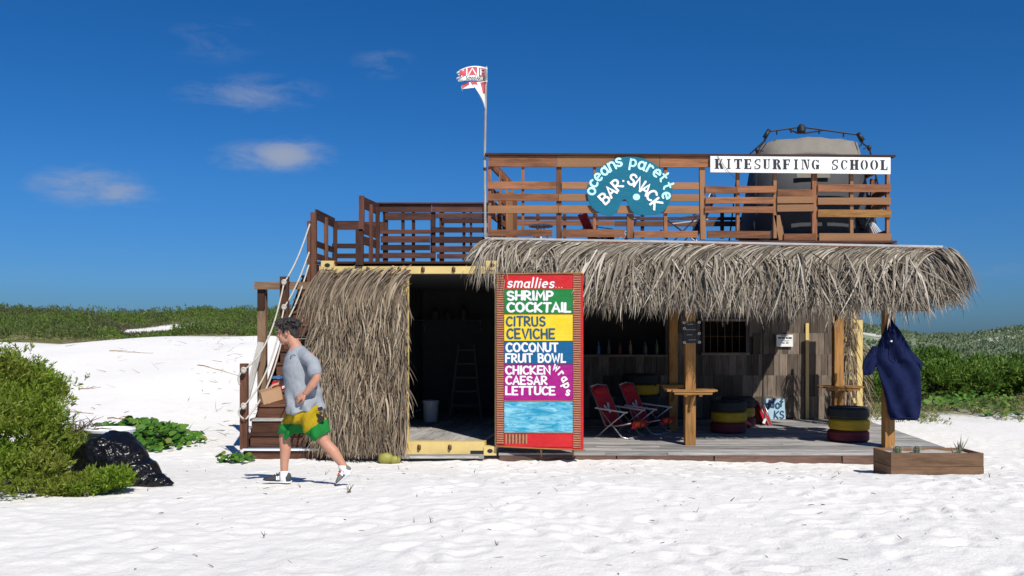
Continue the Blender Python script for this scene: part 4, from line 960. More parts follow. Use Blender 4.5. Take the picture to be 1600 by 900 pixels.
# ------------------------------------------------------------------ tyre stools
def tyre_mesh(r=.335, h=.19):
    b = MB(); k = h/2
    prof = [(r*.58,-k*.72),(r*.70,-k*.98),(r*.88,-k),(r*.97,-k*.74),(r,-k*.52)]
    for z in (-.36,-.12,.12,.36): prof += [(r*1.0,k*(z-.09)),(r*.985,k*(z-.06)),(r*.985,k*(z+.06)),(r*1.0,k*(z+.09))]
    prof += [(r,k*.52),(r*.97,k*.74),(r*.88,k),(r*.70,k*.98),(r*.58,k*.72),(r*.52,k*.4),(r*.52,-k*.4)]
    b.lathe((0,0,0), prof, 40, True); return b
def tyres(x, y, cols, label, r=.335, h=.19, z0=DZ):
    t = thing('tyre_stool', (x, y, z0), label, 'stool', 'stools of stacked painted tyres')
    for i, m in enumerate(cols):
        b = tyre_mesh(r*(1-.012*(i%2)), h-.004); dx, dy = random.uniform(-.014,.014), random.uniform(-.01,.01)
        b.v = [(v[0]+x+dx, v[1]+y+dy, v[2]+z0+h*(i+.5)) for v in b.v]; o = b.build('tyre', M[m], t, True); o['label'] = {'rubber':'black tyre','tyreyellow':'yellow painted tyre','tyrered':'dark red painted tyre'}[m]
    b = MB(); b.lathe((x, y, z0+h*len(cols)-.035), [(r*.62,0),(r*.62,.025)], 24); b.build('seat', M['rubber'], t)
tyres(P(1326,0,14.75).x, 14.75, ('tyrered','tyreyellow','rubber'), 'stool of three stacked tyres standing beside the right front post', h=.19)
tyres(P(1138,0,16.05).x, 16.05, ('tyrered','tyreyellow','rubber'), 'stool of three stacked tyres in the shade in the middle of the deck', .325)
tyres(P(1152,0,17.05).x, 17.05, ('tyrered','tyreyellow','rubber'), 'stool of three stacked tyres half hidden behind the middle stool', .325)
tyres(P(1001,0,17.3).x, 17.3, ('rubber','tyrered','rubber','tyreyellow','rubber'), 'tall stack of five tyres in the shade behind the red beach chairs', .35, .2)

# ------------------------------------------------------------------ small tables built round the posts
def post_table(cx, y, z, w, d, pw, label, m='honey'):
    t = thing('post_table', (cx, y, z), label, 'table', 'small tables built round the awning posts')
    n = 5; bw = d/n
    for i in range(n):
        yy = y-d/2+bw*(i+.5); inset = .07 if i in (0, n-1) else 0
        for (a, c) in ([(cx-w/2+inset, cx+w/2-inset)] if abs(yy-y) > pw/2+bw*.45 else [(cx-w/2, cx-pw/2-.004), (cx+pw/2+.004, cx+w/2)]):
            b = MB(); b.box(((a+c)/2, yy, z), (c-a, bw-.008, .03)); b.build('board', M[m], t)
    for s in (-1, 1):
        b = MB(); b.box((cx+s*(pw/2+.035), y, z-.05), (.05, d-.06, .07)); b.build('bearer', M[m], t)
    b = MB(); b.box((cx, y-d/2+.03, z-.035), (w-.2, .025, .04)); b.build('edge_board', M[m], t)
    b = MB(); b.beam((cx-.03, y-pw/2-.02, z-.30), (cx+.03, y-d/2+.06, z-.05), .04, .04); b.build('strut', M[m], t)
    return t
post_table(P(1079,0,14.22).x, 14.22, P(0,611,14.0).z, .80, .5, .17, 'honey coloured slatted table round the front middle post', 'honey')
post_table(P(1311,0,15.92).x, 15.92, P(0,605,15.8).z, .80, .45, .17, 'slatted table round the rear right post above the tyre stool', 'honey')
post_table(P(1052,0,16.32).x, 16.32, P(0,602,16.2).z, .66, .45, .16, 'shaded slatted table round the rear middle post', 'honey')

# ------------------------------------------------------------------ slate on the middle post
sl_ = thing('slate_board', P(1080,538,14.1), 'black slatted board with pale corner ties fixed to the front middle post', 'board')
pl = YP(14.12); 
for i in range(4):
    b = MB(); pl.plate(b, 1067, 503.5+i*8.3, 1093.5, 511.2+i*8.3, 0, .02); b.build('slat', M['black'], sl_)
for px in (1069.5, 1090.5):
    b = MB(); pl.plate(b, px-1.6, 502.5, px+1.6, 537, .014, .013); b.build('upright', M['black'], sl_)
for px, py in ((1068.5,504),(1092,503.5),(1069,535),(1092.5,534.5),(1069,513),(1092,521)):
    b = MB(); c = pl.at(px, py, .02); b.ring(c, .017, .008, 10, 6, (.2,1,.3)); b.build('rope_tie', M['rope'], sl_)
b = MB()
for (x0,x1,y) in ((1074,1083,506.5),(1072,1087,515),(1073,1081,523),(1076,1088,531)): b.tube([pl.at(x0+(x1-x0)*i/6, y+.5*math.sin(i*2.2), .004) for i in range(7)], .003, 4)
b.build('chalk_marks', M['bucket'], sl_)

# ------------------------------------------------------------------ folding beach chairs
def beach_chair(x, y, rz, z0, label, fab, group, frame='alu', name='beach_chair'):
    t = thing(name, (x, y, z0), label, 'chair', group); R = Matrix.Rotation(rz, 3, 'Z')
    def G(p): return R@Vector(p)+Vector((x,y,z0))
    hw = .27
    bk0, bk1 = (-.18,.20), (-.50,.86)      # foot and head of the back
    for s in (-1, 1):
        b = MB(); b.tube([G(p) for p in ((bk1[0],s*hw,bk1[1]),(bk0[0],s*hw,bk0[1]),(.05,s*hw,.21),(.32,s*hw,.27))], .012, 7); b.build('side_tube', M[frame], t, True)
        b = MB(); b.tube([G(p) for p in ((-.30,s*(hw+.03),.50),(.02,s*(hw+.03),.17),(.16,s*(hw+.03),.03),(.26,s*(hw+.03),.012))], .012, 7); b.build('front_leg', M[frame], t, True)
        b = MB(); b.tube([G(p) for p in ((.22,s*(hw+.03),.44),(-.10,s*(hw+.03),.20),(-.30,s*(hw+.03),.03),(-.36,s*(hw+.03),.012))], .012, 7); b.build('rear_leg', M[frame], t, True)
        b = MB(); b.beam(G((-.36,s*(hw+.03),.50)), G((.26,s*(hw+.03),.45)), .055, .022); b.build('armrest', M['bucket'], t)
    b = MB(); b.tube([G((bk1[0],-hw,bk1[1])), G((bk1[0]-.02,0,bk1[1]+.03)), G((bk1[0],hw,bk1[1]))], .012, 7); b.build('head_tube', M[frame], t, True)
    for q in (.26, -.36): b = MB(); b.tube([G((q,-hw-.03,.012)), G((q,hw+.03,.012))], .011, 7); b.build('cross_tube', M[frame], t, True)
    def sling(p, q, nm, sag):
        b = MB(); vs = []; n, m = 8, 6
        for s in (0, -.012):
            for i in range(n+1):
                f = i/n
                for j in range(m+1):
                    g = -1+2*j/m; k = -sag*(1-g*g)*math.sin(math.pi*min(1,max(0,f)))
                    d = Vector((q[0]-p[0],0,q[1]-p[1])).normalized(); nn = Vector((-d.z,0,d.x)); 
                    if nn.z < 0: nn = -nn
                    vs.append(G(Vector((p[0]+(q[0]-p[0])*f, g*(hw-.012), p[1]+(q[1]-p[1])*f))+nn*(k+s)))
        K = (n+1)*(m+1); fs = []
        for i in range(n):
            for j in range(m): a = i*(m+1)+j; fs += [(a,a+1,a+m+2,a+m+1),(a+K,a+m+1+K,a+m+2+K,a+1+K)]
        b.add(vs, fs); return b.build(nm, M[fab], t, True)
    bc = sling(bk0, bk1, 'backrest', .03); sc_ = sling((-.18,.21),(.33,.275), 'seat', .04)
    # headrest pad, cargo pouch and a pale print
    b = MB(); c = G((-.455,0,.78)); b.ell(c, (.05,.22,.085), R@Matrix.Rotation(-.45,3,'Y'), 16, 9); b.build('headrest', M[fab], t, True)
    b = MB(); b.box(G((.335,0,.235)), (.02,.46,.12), R@Matrix.Rotation(.2,3,'Y')); p_ = b.build('pouch', M[fab], t)
    if fab == 'redcloth':
        b = MB(); 
        for (dy, dz, w, h) in ((-.1,.01,.12,.06),(.09,-.02,.09,.05)): b.box(G((.348,dy,.235+dz)), (.006,w,h), R@Matrix.Rotation(.2,3,'Y'))
        b.build('print', M['orange'], p_)
        b = MB()
        for (f, g, a) in ((.45,-.06,.5),(.5,.05,-.4),(.36,.02,.2)):
            px_ = bk0[0]+(bk1[0]-bk0[0])*f; pz_ = bk0[1]+(bk1[1]-bk0[1])*f; b.box(G((px_+.012,g,pz_-.0)), (.012,.05,.09), R@Matrix.Rotation(-.45,3,'Y')@Matrix.Rotation(a,3,'X'))
        b.build('print', M['bucket'], bc)
    return t
beach_chair(P(973,0,15.35).x, 15.35, math.radians(-38), DZ, 'red folding beach chair on the deck nearest the painted menu', 'redcloth', 'red beach chairs on the deck')
beach_chair(P(1017,0,15.95).x, 15.95, math.radians(-36), DZ, 'red folding beach chair on the deck beside the middle post', 'redcloth', 'red beach chairs on the deck')
# up on the terrace
beach_chair(P(936,0,14.9).x, 14.9, math.radians(20), 3.3, 'small low red beach chair on the roof terrace behind the rail', 'redcloth', None).scale = (.62,.62,.62)
beach_chair(P(1068,0,15.1).x, 15.1, math.radians(158), 3.3, 'blue folding beach chair on the roof terrace right of the teal sign', 'bluecloth', 'blue beach chairs on the terrace')
beach_chair(P(965,0,15.6).x, 15.6, math.radians(165), 3.3, 'small low blue beach chair on the roof terrace behind the teal sign', 'bluecloth', 'blue beach chairs on the terrace').scale = (.62,.62,.62)
tb = thing('side_table', (P(845,0,15.0).x, 15.0, 3.3), 'low white table on the roof terrace behind the rail', 'table')
c = Vector(tb.location); b = MB(); b.lathe(c+Vector((0,0,.34)), [(.20,0),(.21,.012),(.20,.03)], 20); b.build('top', M['plastic'], tb)
for a in (0.5, 2.6, 4.7): b = MB(); b.tube([c+Vector((.05*math.cos(a),.05*math.sin(a),.34)), c+Vector((.2*math.cos(a),.2*math.sin(a),.01))], .012, 6); b.build('leg', M['plastic'], tb)

# red folded beach chair and the painted board leaning by the wall
fc = thing('folded_chair', P(1188,660,17.5), 'red folded beach chair leaning beside the blue lettered board', 'chair'); fc.location.z = DZ
x0 = P(1186,0,17.5).x
for k, (pts, y, m_) in enumerate((([(1172,664),(1192,665),(1188,634),(1181,625),(1172,628)],17.45,'tyrered'),([(1185,640),(1191,636),(1206,661),(1205,668),(1197,668)],17.3,'redcloth'))):  # darker red on the first slab paints in the shade on it
    b = MB(); pl_ = YP(y); fr_ = smooth_closed([(p[0],p[1]) for p in pts], 4); pl_.poly(b, fr_, 0, .09); pl_.poly(b, [((q[0]-1188)*.86+1188+(-3 if k==0 else 1.2), (q[1]-650)*.9+650) for q in fr_], .02, .05); b.build('canvas', M[m_], fc)
for qa, qb in (((1183,627),(1203,668)),((1193,630),(1207,667)),((1172,630),(1170,667))):
    b = MB(); b.tube([P(qa[0],qa[1],17.25), P((qa[0]+qb[0])/2+1,(qa[1]+qb[1])/2,17.2), P(qb[0],qb[1]-1,17.2)], .012, 7); b.build('frame_tube', M['alu'], fc, True)
b = MB(); b.box((x0+.02,17.2,DZ+.09), (.05,.02,.10), Matrix.Rotation(.4,3,'Y')); b.build('care_tag', M['white'], fc)
lb = thing('lettered_board', P(1210,655,17.9), 'pale blue board with dark lettering leaning against the shack wall', 'sign'); lb.location.z = DZ
pl = YP(17.7); b = MB(); pl.poly(b, [(1199,655.5),(1227.5,655),(1225.5,623),(1193,623)], 0, .03); b.build('board', paint('pale_blue_board', (.40,.58,.68), .5, .4, 4, (.75,.8,.82)), lb)
for ch, x, y, h in (('d',1206,632,14),('o',1215,634,14),('f',1221,631,13),('K',1213,648,11),('S',1221.5,648,11),('d',1199,634,13)): b = MB(); letter(b, pl, ch, x, y, h, -4, .2, .003); b.build('letter', M['ltrblue'], lb)

# ------------------------------------------------------------------ navy polo shirt hung from the right post
def rows_mesh(b, rows, Y, dep, nfold=5, amp=.03, seed=0, n=36):
    """garment from (py, x_left, x_right) rows: rounded flat section with hanging folds"""
    vs = []
    for k, (py, xa, xb) in enumerate(rows):
        c = P((xa+xb)/2, py, Y); w = (xb-xa)/2/F*Y
        for j in range(n):
            a = 2*math.pi*j/n; ca, sa = math.cos(a), math.sin(a)
            fold = amp*min(1,w/.2)*math.sin(nfold*math.acos(max(-1,min(1,ca)))*1.0+seed+k*.25)*abs(sa)+.5*amp*math.sin(9*ca+k*.5+seed)*abs(sa)
            vs.append((c.x+w*ca, c.y+dep*min(1,w/.16+.25)*sa*(1 if sa<0 else .6)+fold, c.z))
    m = len(rows); fs = [(i*n+j, (i+1)*n+j, (i+1)*n+(j+1)%n, i*n+(j+1)%n) for i in range(m-1) for j in range(n)]
    fs += [tuple(range(n)), tuple((m-1)*n+j for j in range(n-1,-1,-1))]; b.add(vs, fs)
def dense(rows, k=4):
    out = []
    for a, c in zip(rows[:-1], rows[1:]):
        for i in range(k): out.append(tuple(a[q]+(c[q]-a[q])*i/k for q in range(3)))
    return out+[rows[-1]]
ps = thing('polo_shirt', P(1405,655,13.68), 'navy polo shirt hanging from the front right post', 'shirt')
b = MB(); rows_mesh(b, dense([(500,1388,1394),(508,1385,1399),(520,1380,1408),(533,1374,1416),(546,1369,1423),(560,1366,1431),(566,1366,1435),(578,1371,1438),(590,1374.5,1439),(610,1380,1439.3),(630,1385,1439),(645,1388,1437.5),(653,1390.5,1436),(656,1391.5,1434)]), 13.68, .075, 5, .045, .4)
bd = b.build('body', M['navy'], ps, True)
b = MB(); rows_mesh(b, dense([(541,1363,1374),(552,1356,1376),(565,1348,1374),(575,1347,1368),(583,1348.5,1364),(586,1350,1360)]), 13.70, .06, 4, .025, 2); b.build('sleeve', M['navy'], ps, True)
b = MB(); rows_mesh(b, dense([(545,1412,1421),(556,1415,1432),(566,1420,1441),(572,1428,1441.5),(576,1432,1440)]), 13.70, .05, 4, .02, 3); b.build('sleeve', M['navy'], ps, True)
b = MB(); b.tube([P(1388,505,13.60), P(1391,520,13.57), P(1393,540,13.585)], .010, 6); b.tube([P(1384,510,13.60), P(1388,524,13.58), P(1392,534,13.575)], .014, 6); b.build('collar', M['navy'], ps, True)
b = MB(); b.tube([P(1394,538,13.585), P(1396.5,552,13.565), P(1398.5,566,13.57)], .009, 6, sc=(1.6,.6)); b.build('placket', M['navy'], ps, True)
b = MB(); b.tube([P(1392+i*7,654.2+.6*math.sin(i*1.7)-(.3*i),13.60+.015*math.sin(i*2.1)) for i in range(7)], .010, 6); b.build('hem', M['navy'], ps, True)
b = MB(); c = P(1392.5,533,13.55); b.lathe(c, [(.016,-.012),(.018,0),(.016,.012)], 10); b.build('button', M['white'], ps)
b = MB(); b.tube([P(1390.5,503,13.70), P(1390.5,496,13.72), P(1390,492,13.80)], .007, 6); b.build('hook', M['alu'], ps)

# ------------------------------------------------------------------ planter with cacti
pt = thing('planter', (P(1464,0,11.9).x, 11.9, -.08), 'long weathered wooden planter box at the front right corner of the deck', 'planter')
px0, px1 = P(1392,0,11.65).x, P(1537,0,11.65).x; zb = P(0,746,11.65).z-.06; zt_ = P(0,708,11.65).z
for k, (za, zc) in enumerate(((zb, zb+.20),(zb+.203, zt_))):
    b = MB(); b.box(((px0+px1)/2, 11.66+.003*k, (za+zc)/2), (px1-px0-.004*k, .032, zc-za)); b.build('front_board', M['planter'], pt)
    b = MB(); b.box(((px0+px1)/2, 12.20, (za+zc)/2), (px1-px0, .03, zc-za)); b.build('back_board', M['planter'], pt)
    for x in (px0+.017, px1-.017): b = MB(); b.box((x, 11.93, (za+zc)/2), (.032, .50, zc-za-.004)); b.build('end_board', M['planter'], pt)
for x in (px0+.055, px1-.055):
    b = MB(); b.box((x, 11.70, (zb+zt_)/2), (.05,.045,zt_-zb-.02)); b.build('corner_post', M['planter'], pt)
b = MB(); b.box(((px0+px1)/2, 11.63, zb+.055), (px1-px0-.35, .02, .022)); b.build('bottom_batten', M['palewood'], pt)
pz_ = zt_-.035
t = NT('planter_sand'); o = t.tc('Object'); t.l(t.ramp(t.noise(o,40,6,.7), [(.3,(.40,.36,.30)),(.7,(.66,.63,.57))]), t.b.inputs['Base Color']); t.bump(t.noise(o,60,4,.7),.7,.02)
b = MB(); n_, m_ = 30, 8; vs = []
for i in range(n_+1):
    for j in range(m_+1): x = px0+.035+(px1-px0-.07)*i/n_; y = 11.68+.50*j/m_; vs.append((x,y,pz_+.03*float(vnoise(x*4,y*4,31))))
b.add(vs, [(i*(m_+1)+j, (i+1)*(m_+1)+j, (i+1)*(m_+1)+j+1, i*(m_+1)+j+1) for i in range(n_) for j in range(m_)]); b.build('soil', t.m, pt, True)
def cactus(px, w, h, label):
    x = P(px,0,11.85).x; t = thing('cactus', (x, 11.85, pz_-.01), label, 'cactus', 'small cacti in the planter')
    b = MB(); vs = []; n, m = 40, 12
    for i in range(m+1):
        f = i/m; r = w*(.78+.22*math.sin(min(1,f*1.6)*math.pi/2))*math.sqrt(max(0,1-max(0,(f-.62)/.38)**2))+.001
        for j in range(n): a = 2*math.pi*j/n; rr = r*(1+.11*math.cos(a*10)); vs.append((x+rr*math.cos(a)+.01*f, 11.85+rr*math.sin(a), pz_-.01+h*f))
    b.add(vs, [(i*n+j, i*n+(j+1)%n, (i+1)*n+(j+1)%n, (i+1)*n+j) for i in range(m) for j in range(n)]); b.build('stem', M['cactus'], t, True)
    b = MB()
    for i in range(5):
        for j in range(10):
            a = 2*math.pi*j/10; z = pz_+h*(.15+.17*i); c = Vector((x+w*1.05*math.cos(a), 11.85+w*1.05*math.sin(a), z))
            for q in range(3): d = Vector((math.cos(a+random.uniform(-.7,.7)), math.sin(a+random.uniform(-.7,.7)), random.uniform(-.3,.7)))*.028; b.tube([c, c+d], [.0018,.0006], 3)
    b.build('spines', M['rope'], t)
cactus(1401.5, .050, .115, 'stubby round cactus at the left end of the planter box')
cactus(1432, .038, .12, 'slender cactus in the middle of the planter box')
al = thing('aloe', (P(1500,0,11.9).x, 11.9, pz_), 'spiky grey green aloe at the right end of the planter box', 'plant')
b = MB()
for k in range(13):
    a = k*2.4; L = random.uniform(.12,.24); tilt = random.uniform(.15,.75) if k > 3 else random.uniform(.1,.3); c = Vector(al.location)
    if k > 8: c = c+Vector((-.14+.03*(k-8),-.04,0)); L *= .45
    d = Vector((math.cos(a)*math.sin(tilt), math.sin(a)*math.sin(tilt)*.7, math.cos(tilt))); b.tube([c, c+d*L*.4, c+d*L*.8+Vector((0,0,.01)), c+d*L+Vector((0,0,.025))], [.015,.014,.007,.001], 6, sc=(1,.5))
b.build('leaves', paint('aloe_leaf', (.19,.20,.13), .5, .4, 14), al, True)

rs = thing('stair_sign', P(442,608,13.95), 'small red board with white letters fixed to the stairs behind the man', 'sign')
pl = YP(13.95); b = MB(); pl.plate(b, 425, 597.3, 459.5, 608.2, 0, .018); b.build('board', M['red'], rs)
for ch, x in (('R',444),('A',453)): b = MB(); letter(b, pl, ch, x, 602.8, 7.4, 0, .24, .003); b.build('letter', M['ltr'], rs)
# ------------------------------------------------------------------ safari style tent on the terrace
tn = thing('pop_up_tent', (P(1255,0,15.3).x, 15.3, 3.3), 'tan topped grey pop up tent with a dark outer pole frame on the roof terrace', 'tent')
ty = 15.35; cx = P(1258,0,ty).x
def ringpts(hw, hd, z, n=40, p=3.2):
    out = []
    for j in range(n):
        a = 2*math.pi*j/n; ca, sa = math.cos(a), math.sin(a); k = (abs(ca)**p+abs(sa)**p)**(-1/p); out.append(Vector((cx+hw*ca*k, ty+hd*sa*k, z)))
    return out
def loft(b, rings):
    n = len(rings[0]); vs = [p for r in rings for p in r]; fs = [(i*n+j, i*n+(j+1)%n, (i+1)*n+(j+1)%n, (i+1)*n+j) for i in range(len(rings)-1) for j in range(n)]
    fs += [tuple(range(n-1,-1,-1)), tuple((len(rings)-1)*n+j for j in range(n))]; b.add(vs, fs)
zf = 3.305; zm = P(0,250,ty).z
b = MB(); rg = []
for (hw, hd, z) in ((1.08,.82,zf),(1.09,.83,zf+.1),(1.06,.80,zf+.5),(.98,.74,zf+.95),(.89,.68,zm-.045)):
    rg.append([p+Vector((0,0,0)) for p in ringpts(hw,hd,z)])
loft(b, rg); o = b.build('tent_body', M['tentgrey'], tn, True)
ztop = P(0,214,ty-.45).z; zm = P(0,250,ty).z
b = MB(); rg = [ringpts(.90,.69,zm-.05)]
for (hw, hd, z) in ((.86,.66,zm),(.80,.62,zm+.22),(.74,.56,ztop-.10),(.64,.48,ztop-.02),(.44,.34,ztop+.005),(.12,.1,ztop+.01)):
    r = ringpts(hw,hd,z); rg.append([p+Vector((.02*math.sin(j*1.7),.02*math.cos(j*2.3),.015*math.sin(j*.9))) for j,p in enumerate(r)])
loft(b, rg); b.build('roof_fly', M['tarp'], tn, True)
b = MB()
b.box((cx-.12, ty-.775, P(0,287,ty).z), (.55,.012,.07), Matrix.Rotation(-.12,3,'X'))
b.build('mesh_window', M['tarp'], tn)
hub = P(1252,199,ty-.3)
b = MB(); b.lathe(hub+Vector((0,0,-.10)), [(.05,0),(.075,.03),(.07,.10),(.05,.13),(.03,.15)], 14); b.build('hub', M['black'], tn)
for (sx_, sy_) in ((-1,-1),(1,-1),(-1,1),(1,1)):
    ye = ty+sy_*.5; e = Vector((P(1199 if sx_ < 0 else 1343,0,ye).x, ye, P(0,206 if sx_ < 0 else 211,ye).z)); k = Vector((cx+sx_*(.86 if sx_>0 else 1.0), ty+sy_*.62, zm+.08 if sx_>0 else zm+.04)); f_ = Vector((cx+sx_*1.13, ty+sy_*.86, zf))
    b = MB(); b.tube([hub+Vector((sx_*.05,0,0)), e], .014, 6); b.tube([hub+Vector((sx_*.05,sy_*.02,-.1)), hub.lerp(e,.35)+Vector((0,0,-.01))], .010, 6)
    for f in (.3,.72): q = hub.lerp(e,f); b.tube([q, q+Vector((0,0,-.07))], .009, 5)
    b.build('roof_arm', M['black'], tn)
    b = MB(); b.tube([e+Vector((sx_*-.03,0,.03)), e+Vector((sx_*.05,sy_*.03,-.10))], .036, 8); b.build('elbow_joint', M['black'], tn, True)
    b = MB(); b.tube([e, e+Vector((sx_*.05,sy_*.04,-.16)), k], .013, 6); b.tube([k, f_], .014, 6); b.tube([k+Vector((0,0,.02)), k+Vector((-sx_*.1,0,-.02))], .01, 5); b.build('leg', M['black'], tn)
    b = MB(); b.ell(k, (.035,.035,.05)); b.build('knee_joint', M['black'], tn, True)
b = MB(); 
for i in range(9):
    a = i*.7; b.ell((cx+.75+.06*math.cos(a), ty-.80+.03*math.sin(a), zf+.35+.05*math.sin(i*1.9)), (.10,.05,.07), Matrix.Rotation(i*.8,3,'Y'))
o = b.build('bundle', M['tentgrey'], tn, True)
b = MB()
for i in range(5): b.tube([(cx+.72+i*.03, ty-.86, zf+.42-.02*i), (cx+.86+i*.04, ty-.87, zf+.1)], .010, 5)
b.build('strap', M['bucket'], tn)

# ------------------------------------------------------------------ coconuts, rubbish bag, tub, twigs
for (px, py, Y, r, lab) in ((603,712,13.02,.098,'larger green brown coconut lying at the foot of the thatch screen'),(617,713,13.0,.072,'smaller green brown coconut beside the larger one')):
    c = P(px,py,Y); z = gz(c.x,Y)+r*.72; b = MB(); b.ell((c.x,Y,z), (r*1.15,r,r*.85), None, 22, 14, lambda u: 1+.05*math.cos(3*math.atan2(u.z,u.y))+.03*abs(u.x))
    o = b.build('coconut', M['coco'], None, True); tag(recentre(o), lab, 'coconut', 'coconuts by the thatch screen')
t = NT('black_bin_liner'); o = t.tc('Object'); w1 = t.noise(o, 6, 3, .5, dist=1.2); w2 = t.noise(o, 13, 2, .5, dist=.8)
t.b.inputs['Base Color'].default_value = (.005,.005,.006,1); t.b.inputs['Roughness'].default_value = .27; t.b.inputs['Specular IOR Level'].default_value = .32
t.bump(t.math('ADD', t.math('MULTIPLY', w1, 2.0), t.math('MULTIPLY', w2, .7)), .42, .05); M['bag'] = t.m
def lumps(b, blobs, seed=0, rough=.14, n=64, m=36):
    for c, r in blobs:
        c = Vector(c)
        def f(u):
            q = mnoise.noise(Vector((u.x*1.8+seed, u.y*1.8, u.z*1.8)))*rough+abs(mnoise.noise(Vector((u.x*4+seed, u.y*4+3, u.z*4))))*rough*.7-abs(mnoise.noise(Vector((u.x*9+seed, u.y*9+3, u.z*5))))*rough*.4
            return 1+q
        b.ell(c, r, None, n, m, f)
def remesh(b, voxel, smooth=2, name='tmp'):
    o = bpy.data.objects.new(name, b.mesh(name)); COL.objects.link(o)
    md = o.modifiers.new('r', 'REMESH'); md.mode = 'VOXEL'; md.voxel_size = voxel
    if smooth: ms = o.modifiers.new('s', 'SMOOTH'); ms.factor = .5; ms.iterations = smooth
    dg = bpy.context.evaluated_depsgraph_get(); me = bpy.data.meshes.new_from_object(o.evaluated_get(dg)); me.name = name
    bpy.data.objects.remove(o); me.polygons.foreach_set('use_smooth', [True]*len(me.polygons)); return me
bx, by = P(182,0,9.35).x, 9.35; g0 = gz(bx,by)
b = MB(); lumps(b, [((bx-.05,by,g0+.19),(.38,.34,.35)),((bx-.22,by+.02,g0+.16),(.27,.27,.28)),((bx+.08,by-.03,g0+.2),(.26,.25,.28)),((bx+.20,by-.05,g0+.10),(.28,.24,.20)),((bx+.40,by-.12,g0+.045),(.22,.13,.09)),((bx+.56,by-.14,g0+.02),(.12,.08,.045))], 3.3, .10)
o = link('rubbish_bag', remesh(b, .014, 1), M['bag'])
me = o.data; n = len(me.vertices); a = np.empty(n*3); me.vertices.foreach_get('co', a); a = a.reshape(-1,3); nr = np.empty(n*3); me.vertices.foreach_get('normal', nr); nr = nr.reshape(-1,3)
fold = np.abs(vnoise((a[:,0]+a[:,2]*.6)*9+2*vnoise(a[:,0]*5,a[:,2]*5,41), a[:,1]*3+a[:,2]*4, 42))*.045+np.abs(vnoise((a[:,0]*.7-a[:,2])*16, a[:,1]*7+a[:,0]*5, 43))*.028
a += nr*(-fold)[:,None]; me.vertices.foreach_set('co', a.ravel()); me.update()
tag(recentre(o), 'black plastic rubbish bag slumped on the sand by the shrubs', 'bag')
tubx, tuby = P(172,0,9.75).x, 9.75; tz_ = P(172,682,9.75).z
tub = thing('plastic_tub', (tubx, tuby, gz(tubx,tuby)), 'white plastic tub with its rim showing behind the rubbish bag', 'tub')
b = MB(); Rt = Matrix.Rotation(.25,3,'X')
prof = [(.21,-.36),(.24,0),(.265,.0),(.265,.03),(.23,.03),(.20,-.33)]
b.lathe((0,0,0), prof, 32); b.v = [tuple(Vector((v[0]*1.0,v[1]*.8,v[2]))+Vector((tubx,tuby,tz_+.05))) for v in b.v]; b.build('body', M['plastic'], tub, True)
b = MB(); b.ring((0,0,0), .258, .014, 32, 8); b.v = [tuple(Vector((v[0],v[1]*.8,v[2]+.03))+Vector((tubx,tuby,tz_+.05))) for v in b.v]; b.build('rim', M['plastic'], tub, True)
def twig(px, py, Y, L, ang, label, curve=.1, branches=2):
    c = P(px,py,Y); b = MB(); pts = []
    for i in range(8):
        f = i/7-.5; x = c.x+L*f*math.cos(ang); y = Y+L*f*math.sin(ang)+curve*math.sin(i*1.3)*.3; pts.append(Vector((x,y,gz(x,y)+.012+.01*math.sin(i*2))))
    b.tube(pts, [.013-.0012*i for i in range(8)], 5)
    for k in range(branches):
        p = pts[2+k*2]; q = p+Vector((random.uniform(-.15,.2), random.uniform(-.2,.2), .03)); b.tube([p, p.lerp(q,.5)+Vector((0,0,.02)), q], [.006,.005,.002], 4)
    o = b.build('twig', M['post']); tag(recentre(o), label, 'twig', 'dry twigs on the sand')
def ysand(px, py, y0=8, y1=40):
    """distance at which the line of sight through a pixel meets the sand"""
    ys = np.arange(y0, y1, .05); xs = (px-800)/F*ys; z = CAMZ-(py-HY)/F*ys; d = z-ground(xs, ys); k = np.argmax(d < 0); return float(ys[k]) if d[k] < 0 else y1
for (px, py, L, a, lab) in ((342,579,1.25,-.25,'long straight dry twig on the dune left of the stairs'),(205,551,1.4,-.2,'thin dry twig near the crest of the dune'),(195,655,.62,.2,'short forked dry twig just above the vine patch'),(118,645,.9,-.35,'crooked dry twig beside the big shrub'),(140,608,.45,.3,'small dry twig on the open sand beside the shrub')):
    y = ysand(px, py); twig(px, py, y, L, a, lab)

# ------------------------------------------------------------------ the man with a cardboard box
YM = 9.2
def Q(px, py, dy=0.0): return P(px, py, YM+dy)
t = NT('skin'); o = t.tc('Object'); t.l(t.mix(t.noise(o,9,4,.6), (.43,.20,.125), (.52,.265,.175)), t.b.inputs['Base Color']); t.b.inputs['Roughness'].default_value = .55
t.b.inputs['Subsurface Weight'].default_value = .08; t.b.inputs['Subsurface Radius'].default_value = (.02,.008,.004); M['skin'] = t.m
t = NT('hair'); o = t.tc('Object'); t.l(t.ramp(t.noise(t.mapv(o,(1,1,.4)),90,4,.7), [(.35,(.010,.008,.007)),(.6,(.035,.028,.024)),(.78,(.13,.11,.10))]), t.b.inputs['Base Color']); t.b.inputs['Roughness'].default_value = .6; t.bump(t.noise(o,120,3,.6),.9,.01); M['hair'] = t.m
M['shirt'] = paint('grey_blue_shirt', (.30,.325,.355), .95, .25, 30, spec=.1)
M['shortyellow'] = paint('short_yellow', (.40,.28,.012), .85, .5, 9, (.22,.14,.01), spec=.15)
M['shortgreen'] = paint('short_green', (.014,.19,.036), .85, .4, 9, spec=.15)
M['sock'] = paint('white_sock', (.75,.75,.74), .9, .1); M['shoe'] = paint('dark_shoe', (.045,.05,.055), .75, .3, 20); M['shoegrey'] = paint('grey_shoe', (.17,.17,.155), .8, .3, 20)
M['lace'] = paint('orange_lace', (.75,.08,.03), .7, .1)
